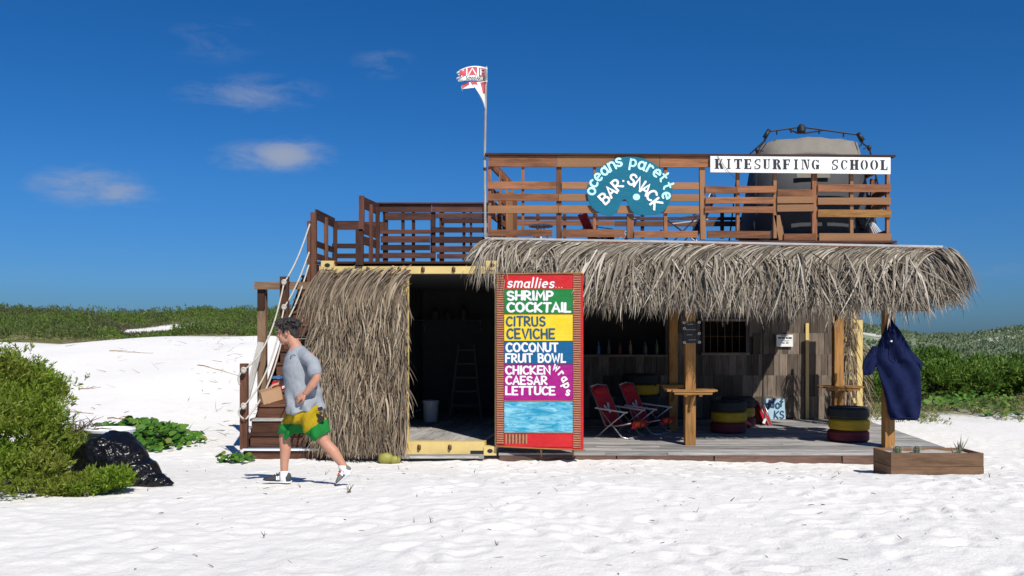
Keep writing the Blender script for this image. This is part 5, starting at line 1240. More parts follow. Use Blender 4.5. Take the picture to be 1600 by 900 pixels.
man = thing('person', (Q(470,757).x, YM, gz(Q(470,757).x, YM)), 'man in a grey tee and yellow green shorts striding across the sand with a box', 'person')
def limb(b, pts, r, n=14, sc=(1,1)):
    """tapered limb with rounded ends"""
    pts = [Vector(p) for p in pts]; d0 = (pts[0]-pts[1]).normalized(); d1 = (pts[-1]-pts[-2]).normalized()
    P_ = [pts[0]+d0*r[0]*.9, pts[0]+d0*r[0]*.55]+pts+[pts[-1]+d1*r[-1]*.55, pts[-1]+d1*r[-1]*.9]
    R_2 = [r[0]*.3, r[0]*.8]+list(r)+[r[-1]*.8, r[-1]*.3]; b.tube(P_, R_2, n, True, sc)
def spl(pts, r, k=4):
    """smooth a joint chain"""
    P_ = [Vector(p) for p in pts]; out = []; ro = []
    for i in range(len(P_)-1):
        a, b_, c, d = P_[max(i-1,0)], P_[i], P_[i+1], P_[min(i+2,len(P_)-1)]
        for j in range(k):
            u = j/k; out.append(.5*(2*b_+(c-a)*u+(2*a-5*b_+4*c-d)*u*u+(3*b_-a-3*c+d)*u**3)); ro.append(r[i]+(r[i+1]-r[i])*u)
    return out+[P_[-1]], ro+[r[-1]]
S_px = 1/F*YM
# joints
HIPn, HIPf = Q(478,640,-.10), Q(470,640,.10)
SHn, SHf = Q(484.5,557.5,-.185), Q(455,556,.17)
NECK = Q(462,541); HEAD = Q(447.5,519)
b = MB()
# trunk
def ellring(c, hx, hy, axis, n=18):
    axis = Vector(axis).normalized(); y = Vector((0,1,0)); x = y.cross(axis).normalized(); return [Vector(c)+x*hx*math.cos(2*math.pi*j/n)+y*hy*math.sin(2*math.pi*j/n) for j in range(n)]
up = (Q(466,545)-Q(478,640)).normalized()
trunk = [(478,648,.11,.15),(477,635,.12,.165),(475,615,.115,.15),(472,592,.12,.16),(469,572,.13,.18),(467,556,.11,.18),(464,547,.08,.12),(462,541,.055,.062)]
def trunk_loft(b, rows, k=1.0, add=0): loft(b, [ellring(Q(x,y), hx*k+add, hy*k+add, up, 24) for x,y,hx,hy in rows])
trunk_loft(b, [(x,y,hx*(.82 if y > 550 else 1),hy*(.82 if y > 550 else 1)) for x,y,hx,hy in trunk])
limb(b, [Q(465,547), Q(459,536), Q(454.5,525)], [.066,.062,.058])
# head, facing the left of the picture and slightly down
Rh = Matrix.Rotation(math.radians(-15), 3, 'Y')
def H(x, y, z): return HEAD+Rh@Vector((x,y,z))        # x towards the back of the head
b.ell(H(.012,0,.028), (.100,.076,.105), Rh, 26, 18)
b.ell(H(-.035,0,-.035), (.062,.058,.085), Rh, 20, 14); b.ell(H(-.050,0,-.098), (.034,.034,.026), Rh, 14, 9); b.ell(H(-.02,0,-.075), (.062,.052,.045), Rh, 16, 10)
b.ell(H(-.098,0,-.012), (.018,.014,.020), Rh, 12, 8); limb(b, [H(-.084,0,.022), H(-.103,0,-.012)], [.010,.013], 10)   # nose
b.ell(H(-.086,0,.036), (.014,.045,.011), Rh, 14, 8)                                                                 # brow
b.ell(H(-.086,0,-.053), (.013,.024,.008), Rh, 12, 8); b.ell(H(-.083,0,-.068), (.013,.022,.008), Rh, 12, 8)           # lips
for s in (-1, 1):
    b.ell(H(-.062,s*.040,-.025), (.03,.022,.028), Rh, 12, 8); b.ell(H(.018,s*.078,-.012), (.022,.010,.034), Rh@Matrix.Rotation(.25,3,'Y'), 14, 9)
# near arm, bent
ELn, WRn = Q(494.5,589,-.25), Q(477,615,-.24)
p_, r_ = spl([SHn, Q(492,572,-.225), ELn, Q(488,601,-.25), WRn], [.046,.046,.040,.043,.027]); limb(b, p_, r_, 14)
# far arm reaching forward to the box
ELf, WRf = Q(455,590,.20), Q(437,600,.10)
p_, r_ = spl([SHf, Q(456,573,.2), ELf, Q(447,596,.16), WRf], [.045,.045,.038,.040,.027]); limb(b, p_, r_, 14)
def hand(b, w, d, palmn, side, curl, L=.175, spread=.018):
    """palm and five fingers: d = direction of the hand, palmn = where the palm looks, side = thumb side"""
    d = d.normalized(); palmn = (palmn-d*palmn.dot(d)).normalized(); sd = d.cross(palmn)*side
    R = Matrix((d, sd, palmn)).transposed(); b.ell(w+d*.045, (.055,.040,.018), R, 16, 10); b.ell(w+d*.08, (.020,.040,.016), R, 12, 8)
    for k, (fl_, off) in enumerate(((.066,.030),(.076,.011),(.070,-.009),(.055,-.028))):
        p = w+d*.078+sd*off; dd = (d+sd*off*2).normalized(); pts = [w+d*.05+sd*off*.9, p]; a = 0
        for j, seg in enumerate((.45,.32,.23)):
            a += curl*(.8+.12*k) if j else curl*.7; v = dd*math.cos(a)+palmn*math.sin(a); pts.append(pts[-1]+v*fl_*seg)
        limb(b, pts, [.010,.0095,.0088,.008,.007], 8)
    pts = [w+d*.018+sd*.026, w+d*.045+sd*.052+palmn*.008, w+d*.068+sd*.058+palmn*.022, w+d*.088+sd*.052+palmn*.032]; limb(b, pts, [.014,.012,.010,.008], 8)
hand(b, WRn, (Q(466,622,-.23)-WRn), Vector((.25,.75,-.45)), 1, .38)
hand(b, WRf, (Q(424,603,.04)-WRf), Vector((-.1,-.35,-1)), -1, .45)
# legs
KNf, ANf = Q(445,681,.10), Q(444,738,.10)
p_, r_ = spl([HIPf, Q(456,660,.10), KNf, Q(446,700,.105), Q(444.5,722,.10), ANf], [.078,.076,.056,.060,.044,.037]); limb(b, p_, r_, 16)
KNn, ANn = Q(508,691,-.10), Q(538,730,-.10)
p_, r_ = spl([HIPn, Q(494,665,-.10), KNn, Q(521,706,-.10), Q(531,720,-.10), ANn], [.080,.078,.057,.060,.044,.036]); limb(b, p_, r_, 16)
limb(b, [ANf, Q(443.5,746,.10)], [.036,.034], 10); limb(b, [ANn, Q(542,736,-.1)], [.035,.033], 10)
link('body', remesh(b, .0055, 3, 'body'), M['skin'], man)
# eyes, brows, mouth
for s in (-1, 1):
    b = MB(); b.ell(H(-.083,s*.031,.013), (.008,.011,.006), Rh, 10, 7); b.build('eye', M['black'], man, True)
    b = MB(); b.tube([H(-.094,s*.016,.038), H(-.092,s*.032,.043), H(-.078,s*.050,.038)], .0055, 6); b.build('eyebrow', M['hair'], man, True)
b = MB(); b.tube([H(-.094,-.018,-.060), H(-.0985,0,-.060), H(-.094,.018,-.060)], .0028, 5); b.build('mouth', paint('mouth_line', (.16,.04,.035), .6, .1), man, True)
# hair: a shaggy cap with locks
b = MB()
def hf(u): return 1+.07*mnoise.noise(Vector((u.x*5,u.y*5,u.z*5)))
b.ell(H(.026,0,.048), (.102,.086,.092), Rh, 30, 20, hf)
b.ell(H(.075,0,-.005), (.056,.072,.085), Rh, 20, 14, hf); b.ell(H(.07,0,-.075), (.034,.05,.04), Rh, 14, 10, hf); b.ell(H(-.045,0,.098), (.045,.062,.030), Rh, 18, 12, hf)
for i in range(130):
    a = random.uniform(-math.pi, math.pi); e = random.uniform(.0,1.45); u = Vector((math.cos(a)*math.cos(e), math.sin(a)*math.cos(e), math.sin(e)))
    if u.x < -.55 and u.z < .75: continue
    c = Vector((.03+u.x*.100, u.y*.082, .045+u.z*.090)); d = Vector((u.x*.5+.25, u.y*.7, u.z*.3-.55)).normalized()
    if u.x < -.2 and u.z > .4: d = Vector((-.7, u.y, .05)).normalized()
    limb(b, [H(*c), H(*(c+u*.016+d*.024)), H(*(c+u*.016+d*.052))], [.013,.010,.004], 6)
for s in (-1,1): limb(b, [H(-.012,s*.078,.03), H(-.016,s*.079,-.01)], [.014,.008], 6)
link('hair', remesh(b, .005, 1, 'hair'), M['hair'], man)
# tee shirt
b = MB(); rows = [(478,642,.20,.21),(477,628,.192,.207),(474,612,.183,.195),(470.5,592,.178,.19),(467.5,572,.168,.20),(466,558,.142,.185),(465,549,.105,.14),(463.5,541.5,.068,.080)]
trunk_loft(b, rows)
limb(b, [Q(474,556,-.10), SHn+Vector((-.02,0,-.015)), Q(489.5,568,-.215), Q(491.5,580,-.235)], [.075,.068,.068,.074], 18)
limb(b, [Q(462,556,.10), SHf, Q(455,570,.2), Q(454,577,.205)], [.08,.066,.068,.07], 18)
me = remesh(b, .008, 4, 'shirt'); n = len(me.vertices); a = np.empty(n*3); me.vertices.foreach_get('co', a); a = a.reshape(-1,3); nr = np.empty(n*3); me.vertices.foreach_get('normal', nr); nr = nr.reshape(-1,3)
xx = a[:,0]*1.0; zz = a[:,2]
wr = .016*np.sin((xx*.85+zz*.6)*38+7*vnoise(xx*6,zz*6,3))*sm(1.40,1.1,zz)*(.4+vnoise(xx*4,zz*4,15)+.5)-.012*np.abs(vnoise((xx+zz*.8)*12,(zz-xx*.6)*5,8))+.012*vnoise(xx*9,zz*9,18)+.010*np.sin((xx*1.0-zz*.25)*70+4*vnoise(xx*6,zz*6,9))*sm(1.2,.95,zz)
a += nr*wr[:,None]; me.vertices.foreach_set('co', a.ravel()); me.update()
sh_ = link('shirt', me, M['shirt'], man)
pl = YP(YM-.168); b = MB()
b.ring(pl.at(458.5,558.5,.01), .028, .0035, 16, 4, (-.35,1,.1)); b.box(pl.at(458.5,558.5,.012), (.035,.004,.006)); b.build('chest_print', M['ltrblue'], sh_)
# board shorts
b = MB(); loft(b, [ellring(Q(x,y), hx, hy, up, 24) for x,y,hx,hy in ((476,656,.15,.185),(477,648,.165,.19),(478,641,.162,.18),(478.5,631,.14,.155))])
limb(b, [Q(470,648,.09), Q(462,662,.10), Q(455,674,.105)], [.127,.128,.138], 18, (1,1)); limb(b, [Q(482,648,-.09), Q(492,664,-.10), Q(501,677,-.105)], [.128,.122,.120], 18)
me = remesh(b, .008, 3, 'shorts'); n = len(me.vertices); a = np.empty(n*3); me.vertices.foreach_get('co', a); a = a.reshape(-1,3); nr = np.empty(n*3); me.vertices.foreach_get('normal', nr); nr = nr.reshape(-1,3)
a += nr*(.012*np.sin((a[:,0]*.8-a[:,2]*.4)*52+5*vnoise(a[:,0]*7,a[:,2]*7,5)))[:,None]+nr*(.02*vnoise(a[:,0]*9,a[:,2]*9,6))[:,None]
# cut the legs off flat at the hems
zc1 = Q(0,676,.1).z; nearleg = a[:,1] < YM
dn = np.array(Q(501,677,-.105)-Q(482,648,-.09)); dn /= np.linalg.norm(dn); hem = np.array(Q(503.5,681.5,-.105)); tt = (a-hem)@dn
a = np.where((nearleg & (tt > 0) & (a[:,0] > Q(478,0).x))[:,None], a-dn[None,:]*tt[:,None], a); a[:,2] = np.where(~nearleg, np.maximum(a[:,2], zc1), a[:,2])
me.vertices.foreach_set('co', a.ravel()); me.update()
for m_ in ('shortyellow','shortgreen'): me.materials.append(M[m_])
mi = []
for p in me.polygons:
    c = p.center; along = (Vector(c)-Q(482,648,-.09)).dot(Vector(dn))
    green = (c.y < YM and c.x > Q(474,0).x and along > .145) or ((c.y >= YM or c.x <= Q(474,0).x) and c.z < Q(0,661,.1).z)
    mi.append(1 if green else 0)
me.polygons.foreach_set('material_index', mi); o = bpy.data.objects.new('shorts', me); COL.objects.link(o); o.parent = man; o.matrix_parent_inverse = Matrix.Translation(-Vector(man.location)); sho = o
b = MB(); pl = YP(YM-.238)
for pts in ([(496.5,637),(502.5,635.5),(504,640.5),(497,642.5)], [(497.5,644),(503.5,646),(500,649.5),(504.5,651.5),(498.5,650.5),(500,647.5)], [(496.5,652),(505.5,650.5),(506.5,657),(498,658.5)]):
    c = [pl.at(x,y) for x,y in pts]; b.prism(c[::-1], pl.n, .03)
b.build('side_print', M['black'], sho)
# socks and running shoes
for (a_, c_, r0) in ((Q(444,737.5,.10), Q(443.5,748,.10), .047), (Q(534.5,728,-.1), Q(543,738.5,-.1), .046)):
    b = MB(); limb(b, [a_, a_.lerp(c_,.5), c_], [r0*.93,r0,r0], 14); link('sock', remesh(b, .006, 1, 'sock'), M['sock'], man)
def shoe(heel, toe, upv, m, lace):
    """upper and sole run from heel to toe"""
    heel = Vector(heel); toe = Vector(toe); d = (toe-heel); L = d.length; d.normalize(); upv = Vector(upv); upv = (upv-d*upv.dot(d)).normalized(); sd = d.cross(upv)
    def sect(f, w, z0, z1, n=16):
        c = heel+d*L*f; out = []
        for j in range(n):
            a = 2*math.pi*j/n; out.append(c+sd*w*math.cos(a)*(1-.22*max(0,math.sin(a)))+upv*(z0+(z1-z0)*(.5+.5*math.sin(a))))
        return out
    b = MB(); loft(b, [sect(f,w,.012,h) for f,w,h in ((-.02,.018,.07),(.03,.034,.105),(.15,.042,.112),(.32,.043,.105),(.5,.046,.085),(.7,.052,.068),(.86,.048,.055),(.96,.032,.045),(1.0,.012,.035))])
    s_ = b.build('shoe', M[m], man, True)
    b = MB(); loft(b, [sect(f,w,0+t,.019+t,16) for f,w,t in ((-.035,.02,.012),(.0,.036,.003),(.15,.044,0),(.35,.043,.002),(.5,.045,0),(.72,.055,0),(.88,.050,.002),(.99,.032,.008),(1.03,.012,.016))]); b.build('sole', M['plastic'], s_, True)
    b = MB()
    for i in range(4):
        c = heel+d*L*(.42+.09*i)+upv*(.100-.0115*i); b.tube([c-sd*.03+upv*-.012, c+upv*.006, c+sd*.03+upv*-.012], .006, 6)
    b.build('laces', M[lace], s_, True)
    for s in (-1, 1):       # the letter on each flank
        b = MB(); c = heel+d*L*.42+upv*.055+sd*s*.0445; k = .020
        N_ = [(-.8,-1),(-.5,1),(.5,-1),(.8,1)]
        for (x0,z0),(x1,z1) in zip(N_[:-1], N_[1:]): b.beam(c+d*x0*k*.9+upv*z0*k-sd*s*z0*.006, c+d*x1*k*.9+upv*z1*k-sd*s*z1*.006, .010, .005, sd)
        b.build('side_letter', M['white'], s_)
zg = gz(Q(430,758,.1).x, YM+.1)
shoe((Q(454,0,.1).x, YM+.1, zg+.012), (Q(411.5,0,.13).x, YM+.12, zg+.022), (0,0,1), 'shoe', 'shoe')
shoe(Q(551,736,-.1), Q(528,757.5,-.1), (-.75,0,.66), 'shoegrey', 'lace')
# the box in his far hand
bx_ = thing('cardboard_box', Q(424,631,.0), 'plain brown cardboard box held in the walking man\'s hand', 'box')
fr_ = [Q(405.5,615,-.02), Q(413.5,632,-.06), Q(441,620.5,-.10), Q(440,605.5,-.06)]
c0 = Q(423,617,.03); Rb = Matrix.Rotation(math.radians(-16),3,'Y')@Matrix.Rotation(math.radians(24),3,'Z')@Matrix.Rotation(math.radians(14),3,'X')
b = MB(); b.box(c0, (.205,.15,.125), Rb); b.build('carton', M['card'], bx_)
b = MB(); b.box(c0+Rb@Vector((0,0,.0635)), (.204,.045,.0025), Rb); b.box(c0+Rb@Vector((.1035,0,.035)), (.0025,.045,.055), Rb); b.build('tape', paint('packing_tape', (.36,.21,.11), .3, .1), bx_)

# ------------------------------------------------------------------ plants
def leaf_cloud(C_, D_, k, L, Wd, spread=.7, stem=.0, flat=0.0):
    """k leaves at every tip C_, pointing about D_ ; diamond blades"""
    N = len(C_); C2 = np.repeat(C_, k, 0); D2 = np.repeat(D_, k, 0); n = N*k
    d = norm(D2+rng.normal(0, spread, (n,3))); base = C2+D2*(rng.uniform(-1,.6,n)*stem)[:,None]
    l = (L*rng.uniform(.6,1.25,n))[:,None]; w = (Wd*rng.uniform(.7,1.2,n))[:,None]
    ref = rng.normal(0,1,(n,3)); ref[:,2] += flat*3; sd = norm(np.cross(d, ref)); up_ = np.cross(sd, d)
    V = np.stack([base, base+d*l*.5+sd*w*.5+up_*w*.15, base+d*l-up_*l*.05, base+d*l*.5-sd*w*.5+up_*w*.15], 1).reshape(-1,3)
    return V, np.arange(n*4).reshape(-1,4)
def blob_tips(blobs, n, up_=.5, zmin=None, inner=.35):
    """tips spread through a union of ragged ellipsoids"""
    vol = np.array([b_[1][0]*b_[1][1]*b_[1][2] for b_ in blobs])**(2/3); cnt = np.maximum((n*vol/vol.sum()).astype(int), 4); Cs = []; Ds = []
    for (c, r), m in zip(blobs, cnt):
        u = norm(rng.normal(0,1,(m,3))); u[:,2] = np.where(u[:,2] < -.35, -u[:,2], u[:,2]); rad = 1-inner*rng.uniform(0,1,m)**2; rad = np.where(rng.uniform(0,1,m) < .16, rad*rng.uniform(1.05,1.32,m), rad)
        rag = 1+.42*np.array([mnoise.noise(Vector((float(a[0]*2.8+c[0]*3), float(a[1]*2.8+c[1]), float(a[2]*2.8)))) for a in u])
        Cs.append(np.array(c)+u*np.array(r)*(rad*rag)[:,None]); Ds.append(norm(u*.75+np.array([0,0,up_])+rng.normal(0,.25,(m,3))))
    Cc, Dd = np.concatenate(Cs), np.concatenate(Ds)
    g_ = ground(Cc[:,0], Cc[:,1]); ok = Cc[:,2] > g_+.02; return Cc[ok], Dd[ok]
def stems(blobs, base, n, m, parent, r=.012):
    b = MB()
    for i in range(n):
        c, rr = random.choice(blobs); q = Vector(c)+Vector((random.uniform(-.7,.7)*rr[0], random.uniform(-.7,.7)*rr[1], random.uniform(-.1,.7)*rr[2])); p = Vector((base[0],base[1],0))+Vector((random.uniform(-.25,.25),random.uniform(-.25,.25),-.03))
        p.z = gz(p.x,p.y)-.03; mid = p.lerp(q,.5)+Vector((random.uniform(-.1,.1),random.uniform(-.1,.1),.08)); b.tube([p, mid, q], [r,r*.7,r*.25], 5)
    return b.build('stems', M[m], parent)
M['bush'] = island('bush_leaf', [(0,(.08,.16,.014)),(.4,(.16,.28,.022)),(.75,(.25,.37,.035)),(1,(.38,.44,.07))], .5, .45, (.26,.29,.05), .25, 1.2)
M['vine'] = island('vine_leaf', [(0,(.03,.10,.012)),(.5,(.07,.18,.02)),(.9,(.13,.25,.035)),(1,(.26,.27,.07))], .4, .25)
M['hedge'] = island('hedge_leaf', [(0,(.055,.12,.016)),(.5,(.13,.235,.034)),(.85,(.21,.34,.05)),(1,(.33,.42,.09))], .5, .42, (.075,.16,.03), .25, .35)
M['dune'] = island('dune_leaf', [(0,(.08,.15,.026)),(.5,(.15,.25,.04)),(.85,(.23,.32,.06)),(1,(.32,.36,.11))], .6, .45, (.13,.12,.08), .2, .16)
M['dry'] = island('dry_grass', [(0,(.10,.13,.035)),(.5,(.19,.22,.065)),(.85,(.27,.28,.10)),(1,(.42,.38,.2))], .8, .3)
M['twigm'] = paint('grey_twig', (.16,.13,.10), .9, .3)
# shrubs at the left, growing from the sand
def shrub(name, blobs, base, n, k, L, Wd, mat, label, group=None, up_=.5, nst=26, spread=.55, stem=.05, cat='shrub'):
    t = thing(name, (base[0], base[1], gz(base[0],base[1])), label, cat, group)
    Cc, Dd = blob_tips(blobs, n, up_); V, Fq = leaf_cloud(Cc, Dd, k, L, Wd, spread, stem); link('foliage', mesh_np('foliage', V, Fq), M[mat], t)
    if nst: stems(blobs, base, nst, 'twigm', t)
    return t
def bl(px, py, Y, rx, ry, rz): c = P(px,py,Y); return (tuple(c), (rx, ry, rz))
shrub('shrub', [bl(-40,612,9.6,.75,.9,.42),bl(15,618,9.8,.40,.7,.38),bl(58,612,10.2,.24,.4,.18),bl(-30,690,8.9,.7,.7,.5),bl(40,680,9.1,.36,.6,.36),bl(-20,750,8.5,.5,.5,.30),bl(30,745,8.6,.42,.4,.26),bl(78,725,9.3,.24,.4,.18),bl(55,655,9.8,.16,.3,.22)],
      (-4.9,9.2), 5600, 12, .062, .016, 'bush', 'large bushy green shrub at the left edge of the beach', 'beach shrubs', .7)
shrub('shrub', [bl(148,757,8.75,.24,.22,.10),bl(182,752,8.7,.13,.18,.09),bl(110,766,8.6,.26,.2,.10)], (-4.1,8.7), 1500, 12, .058, .016, 'bush', 'low green shrub in front of the black rubbish bag', 'beach shrubs', .8, 14)
shrub('shrub', [bl(95,692,10.2,.22,.3,.13),bl(118,700,10.4,.16,.3,.10)], (-5.2,10.3), 420, 8, .055, .016, 'bush', 'sparse twiggy shrub behind the rubbish bag', 'beach shrubs', .6, 40, .7)
b = MB()
for i in range(110):
    px, py = random.uniform(60,150), random.uniform(585,690); y = random.uniform(9.6,11.2); p = P(px, py, y); p.z = max(gz(p.x,p.y)+.02, min(p.z, gz(p.x,p.y)+.5)); q = p+Vector((random.uniform(-.1,.35),random.uniform(-.25,.1),random.uniform(-.12,.18))); q.z = max(q.z, gz(q.x,q.y)+.01)
    b.tube([p, p.lerp(q,.5)+Vector((0,0,.03)), q], [.006,.005,.002], 4)
tag(b.build('dry_branches', M['twigm']), 'bare grey branches sticking out around the big shrub', 'branches', kind='stuff')
# vine patch
n = 1500; a = rng.uniform(0,2*math.pi,n); r = np.sqrt(rng.uniform(0,1,n)); cy = ysand(215,708); cxv = P(212,0,cy+.9).x
X = cxv+r*np.cos(a)*.92+.1*rng.normal(0,1,n); Y = cy+.9+r*np.sin(a)*1.25; Z = ground(X,Y)+.05+(1-r**2)*rng.uniform(.05,.34,n)
keep = rng.uniform(0,1,n) < 1-.55*r**3; X, Y, Z = X[keep], Y[keep], Z[keep]
def round_leaves(Cn, L, mat, name, label, cat_, kind=None, parent=None):
    N = len(Cn); nrm = norm(np.stack([rng.normal(0,.45,N), rng.normal(-.25,.45,N), np.ones(N)],1)); ref = rng.normal(0,1,(N,3)); u = norm(np.cross(nrm, ref)); v = np.cross(nrm, u); s = (L*rng.uniform(.6,1.25,N))[:,None]
    ang = np.linspace(0,2*math.pi,8,endpoint=False); V = np.stack([Cn+u*s*math.cos(q)*(1.15 if q==0 else 1)+v*s*.85*math.sin(q)+nrm*s*.22*abs(math.sin(q)) for q in ang],1).reshape(-1,3)
    o = link(name, mesh_np(name, V, np.arange(N*8).reshape(-1,8)), mat, parent); return tag(o, label, cat_, None, kind) if parent is None else o
round_leaves(np.stack([X,Y,Z],1), .062, M['vine'], 'beach_vine', 'bright green patch of round leaved beach vine on the sand', 'vine', 'stuff')
xs = np.array([P(random.uniform(345,395),0,13).x for _ in range(60)]); ys = rng.uniform(12.7,13.1,60); round_leaves(np.stack([xs,ys,ground(xs,ys)+rng.uniform(.02,.12,60)],1), .045, M['vine'], 'creeping_vine', 'few green vine leaves at the foot of the stair post', 'vine', 'stuff')
# plants on the dunes behind, left
def field(name, N, xr, yr, dens, h, k, L, Wd, mat, label, up_=.8, kind='stuff', cat_='plants', lump=(.25,.5), hf=None):
    X = rng.uniform(*xr, N); Y = rng.uniform(*yr, N); d = dens(X,Y); ok = rng.uniform(0,1,N) < d; X, Y = X[ok], Y[ok]
    cl = np.clip(.5+1.7*vnoise(X*lump[0],Y*lump[0],51)+1.5*vnoise(X*lump[1]*2,Y*lump[1]*2,52), .08, 1.7); hh = h*cl if hf is None else h*cl*hf(X,Y); Z = ground(X,Y)+hh*rng.uniform(.15,1,len(X))**.6
    Cc = np.stack([X,Y,Z],1); Dd = norm(np.stack([rng.normal(0,.4,len(X)), rng.normal(-.15,.4,len(X)), np.full(len(X),up_)],1))
    V, Fq = leaf_cloud(Cc, Dd, k, L, Wd, .6, .1); o = link(name, mesh_np(name, V, Fq), M[mat]); return tag(o, label, cat_, None, kind)
def dl(X, Y):
    crest = 31.5+1.5*vnoise(X*.25, X*0, 61)*2; edge = sm(0,1.5,Y-crest); hole = 1-sm(1.3,.7,np.hypot((X+17.6)/1.6,(Y-44)/4.5)); hole2 = 1-sm(1.2,.7,np.hypot((X+23)/1.5,(Y-52)/3.0)); inner_ = sm(-2.5,-4.5,X)
    return edge*hole*hole2*inner_
field('dune_scrub', 52000, (-38,-3), (30.5,58), dl, .56, 6, .13, .034, 'dune', 'dense dark green scrub covering the dune behind the beach at the left', lump=(.22,.45), hf=lambda X,Y: 1-.85*sm(-.452,-.432,X/Y)*sm(-.375,-.39,X/Y)*(1-sm(44,47,Y)))
field('far_dune_scrub', 14000, (-70,0), (57,85), lambda X,Y: np.ones_like(X)*.9, .80, 5, .24, .06, 'dune', 'far strip of dune scrub along the left skyline', lump=(.10,.25))
# right: bushes beyond the deck, creeping cover in front of them and grassy hills
def rc(X, Y): return sm(18.6,20.6,Y-2.2*vnoise(X*.8,Y*.4,71))*sm(5.6,6.6,X-.12*(Y-18))*(.35+.65*sm(-.1,.15,vnoise(X*1.1,Y*.9,72)))
field('ground_cover', 20000, (5.5,20), (18,31), rc, .22, 6, .085, .022, 'dry', 'dry yellow green ground cover on the sand beyond the deck', .5, lump=(.9,1.2))
X = rng.uniform(8.5,18,1600); Y = rng.uniform(19.3,26,1600); ok = (vnoise(X*.8,Y*.5,73) > -.02) & (X > 6.6+.2*(Y-18)); X, Y = X[ok], Y[ok]
round_leaves(np.stack([X,Y,ground(X,Y)+rng.uniform(.03,.22,len(X))],1), .07, M['vine'], 'creeping_cover', 'green round leaved creeper over the ground in front of the right hand bushes', 'plants', 'stuff')
hb = [(10.3,24.6,.95,1.15,'rounded dark green bush nearest the deck'),(11.9,25.3,1.15,1.35,'tall dark green bush just right of the navy shirt'),(13.5,25.8,1.2,1.45,'broad green bush in the middle of the right hand row'),(15.2,25.4,1.15,1.5,'full green bush towards the right edge of the photo'),(16.9,25.9,1.2,1.5,'green bush cut by the right edge of the photo'),(12.7,28.2,1.4,1.6,'bush standing behind the gap in the right hand row'),(15.9,28.6,1.5,1.7,'bush behind the right end of the row'),(9.0,27.2,1.1,1.35,'green bush seen past the yellow frame')]
hb = [(x,y,r,h*.74,l) for x,y,r,h,l in hb]
for (x, y, r, h, lab) in hb:
    g0 = gz(x,y); h *= random.uniform(.78,1.15); bb = [((x,y,g0+h*.35),(r*.9,r*.8,h*.55))]
    for q in range(9): a = random.uniform(0,6.28); bb.append(((x+r*.65*math.cos(a), y+r*.55*math.sin(a), g0+h*random.uniform(.35,.72)), (r*random.uniform(.3,.48),)*2+(h*random.uniform(.26,.38),)))
    shrub('dune_bush', bb, (x,y), 1500, 9, .15, .038, 'hedge', lab, 'row of bushes beyond the deck', .9, 12, .55, .1, 'bush')
# hills behind
def hill(name, x0, x1, y0, y1, fn, nx, ny, mat, label):
    xs = np.linspace(x0,x1,nx); ys = np.linspace(y0,y1,ny); X, Y = np.meshgrid(xs,ys); Z = fn(X,Y); ii = (np.arange(ny-1)[:,None]*nx+np.arange(nx-1)[None,:]).ravel()
    return tag(link(name, mesh_np(name, np.stack([X,Y,Z],-1).reshape(-1,3), np.stack([ii,ii+1,ii+nx+1,ii+nx],1), True), mat), None, None, kind='structure')
def hz(X, Y):
    px = 800+F*X/Y; top = np.interp(px, [1250,1340,1380,1420,1450,1500,1540,1600,1700,1900], [506,508,513,522,527,524,517,514,512,512])
    zt = CAMZ-(top-HY)/F*118; f = sm(56,112,Y)*(1-.6*sm(118,150,Y)); return ground(X,Y)-.3+(zt+.3)*f+.5*vnoise(X*.12,Y*.12,81)*f
t = NT('grassy_dune'); o = t.tc('Object'); n1 = t.noise(o, .085, 5, .6, dist=.8); n2 = t.noise(o, .9, 8, .7)
g_ = t.ramp(n2, [(.3,(.13,.175,.09)),(.5,(.19,.24,.13)),(.7,(.28,.31,.19))]); sv = t.math('MULTIPLY', t.math('SUBTRACT', t.math('ADD', n1, t.math('MULTIPLY', n2, .22)), .672, True), 14, True)
t.l(t.mix(sv, g_, (.70,.66,.58)), t.b.inputs['Base Color']); t.b.inputs['Roughness'].default_value = .95; t.bump(n2, 1.0, .4)
hill('dune_hills', 18, 130, 54, 160, hz, 150, 90, t.m, None)
def dh(X, Y): return np.where(vnoise(X*.13,Y*.09,91)+.5*vnoise(X*.4,Y*.3,92) > .12, .0, 1.0)
X = rng.uniform(22,105,22000); Y = rng.uniform(58,122,22000); ok = (dh(X,Y) > 0) & (X/Y > .36) & (X/Y < .66); X, Y = X[ok], Y[ok]
Cc = np.stack([X,Y,hz(X,Y)+rng.uniform(0,.30,len(X))],1); V, Fq = leaf_cloud(Cc, norm(np.stack([rng.normal(0,.5,len(X)),rng.normal(0,.5,len(X)),np.ones(len(X))],1)), 5, .34, .13, .7, .1)
M['farg'] = island('far_scrub', [(0,(.12,.17,.085)),(.6,(.18,.235,.13)),(1,(.27,.31,.19))], .8, .3)
tag(link('hill_scrub', mesh_np('hill_scrub', V, Fq), M['farg']), 'pale green scrub scattered over the far dunes at the right', 'plants', kind='stuff')
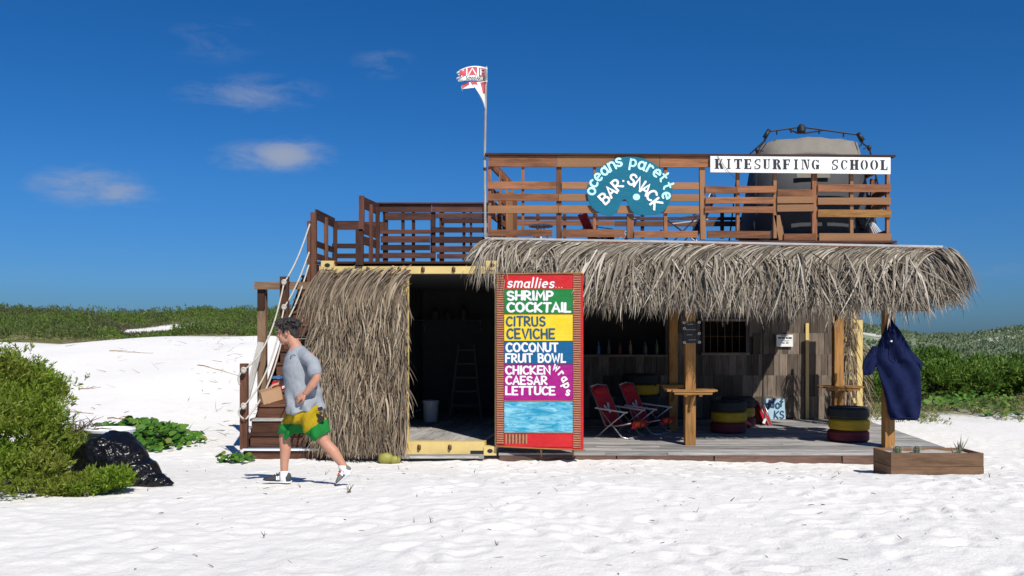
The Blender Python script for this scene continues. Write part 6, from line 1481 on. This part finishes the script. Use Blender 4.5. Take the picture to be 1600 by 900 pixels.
# bits of weed and litter on the sand
N = 420; X = rng.uniform(-5.5,8,N); Y = rng.uniform(5.2,13,N)**1.0; parts = []
S = np.stack([X,Y,ground(X,Y)+.004],1); d0 = norm(np.stack([rng.normal(0,1,N),rng.normal(0,1,N),rng.uniform(.0,.35,N)],1)); d1 = norm(d0+np.stack([rng.normal(0,.6,N),rng.normal(0,.6,N),-rng.uniform(0,.3,N)],1))
V1, Q1 = strands(S, d0, d1, rng.uniform(.02,.085,N), rng.uniform(.004,.011,N), 4)
c = P(545,779,8.7); n = 14; S = np.repeat(np.array([[c.x,8.7,gz(c.x,8.7)]]), n, 0)+rng.normal(0,.012,(n,3))*np.array([1,1,0]); d0 = norm(np.stack([rng.normal(0,.35,n),rng.normal(0,.3,n),np.ones(n)],1)); V2, Q2 = strands(S, d0, norm(d0+rng.normal(0,.5,(n,3))), rng.uniform(.05,.15,n), np.full(n,.006), 5)
for i in range(26):
    x, y = random.uniform(-2.5,8), random.uniform(6,12.8); n = 3; S3 = np.repeat(np.array([[x,y,gz(x,y)]]), n, 0); d3 = norm(np.stack([rng.normal(0,.4,n),rng.normal(0,.4,n),np.ones(n)],1)); parts.append(strands(S3, d3, norm(d3+rng.normal(0,.5,(n,3))), rng.uniform(.03,.08,n), np.full(n,.006), 4))
n = 420; px = rng.uniform(90,402,n); Y = rng.uniform(14,30,n); X = (px-800)/F*Y; ok = (rng.uniform(0,1,n) < .15+.85*sm(280,395,px)); X, Y = X[ok], Y[ok]; n = len(X)
S = np.stack([X,Y,ground(X,Y)+.01],1); d0 = norm(np.stack([rng.normal(0,1,n),rng.normal(0,.5,n),rng.uniform(.0,.4,n)],1)); parts.append(strands(S, d0, norm(d0+rng.normal(0,.5,(n,3))*np.array([1,1,.2])), rng.uniform(.08,.35,n), rng.uniform(.005,.013,n), 5))
V, Q_ = cat([(V1,Q1),(V2,Q2)]+parts)
tag(link('beach_litter', mesh_np('beach_litter', V, Q_), island('litter', [(0,(.05,.04,.03)),(.7,(.15,.12,.08)),(1,(.14,.16,.07))], .9)), 'scattered weed stalks and plant litter on the white sand', 'litter', kind='stuff')
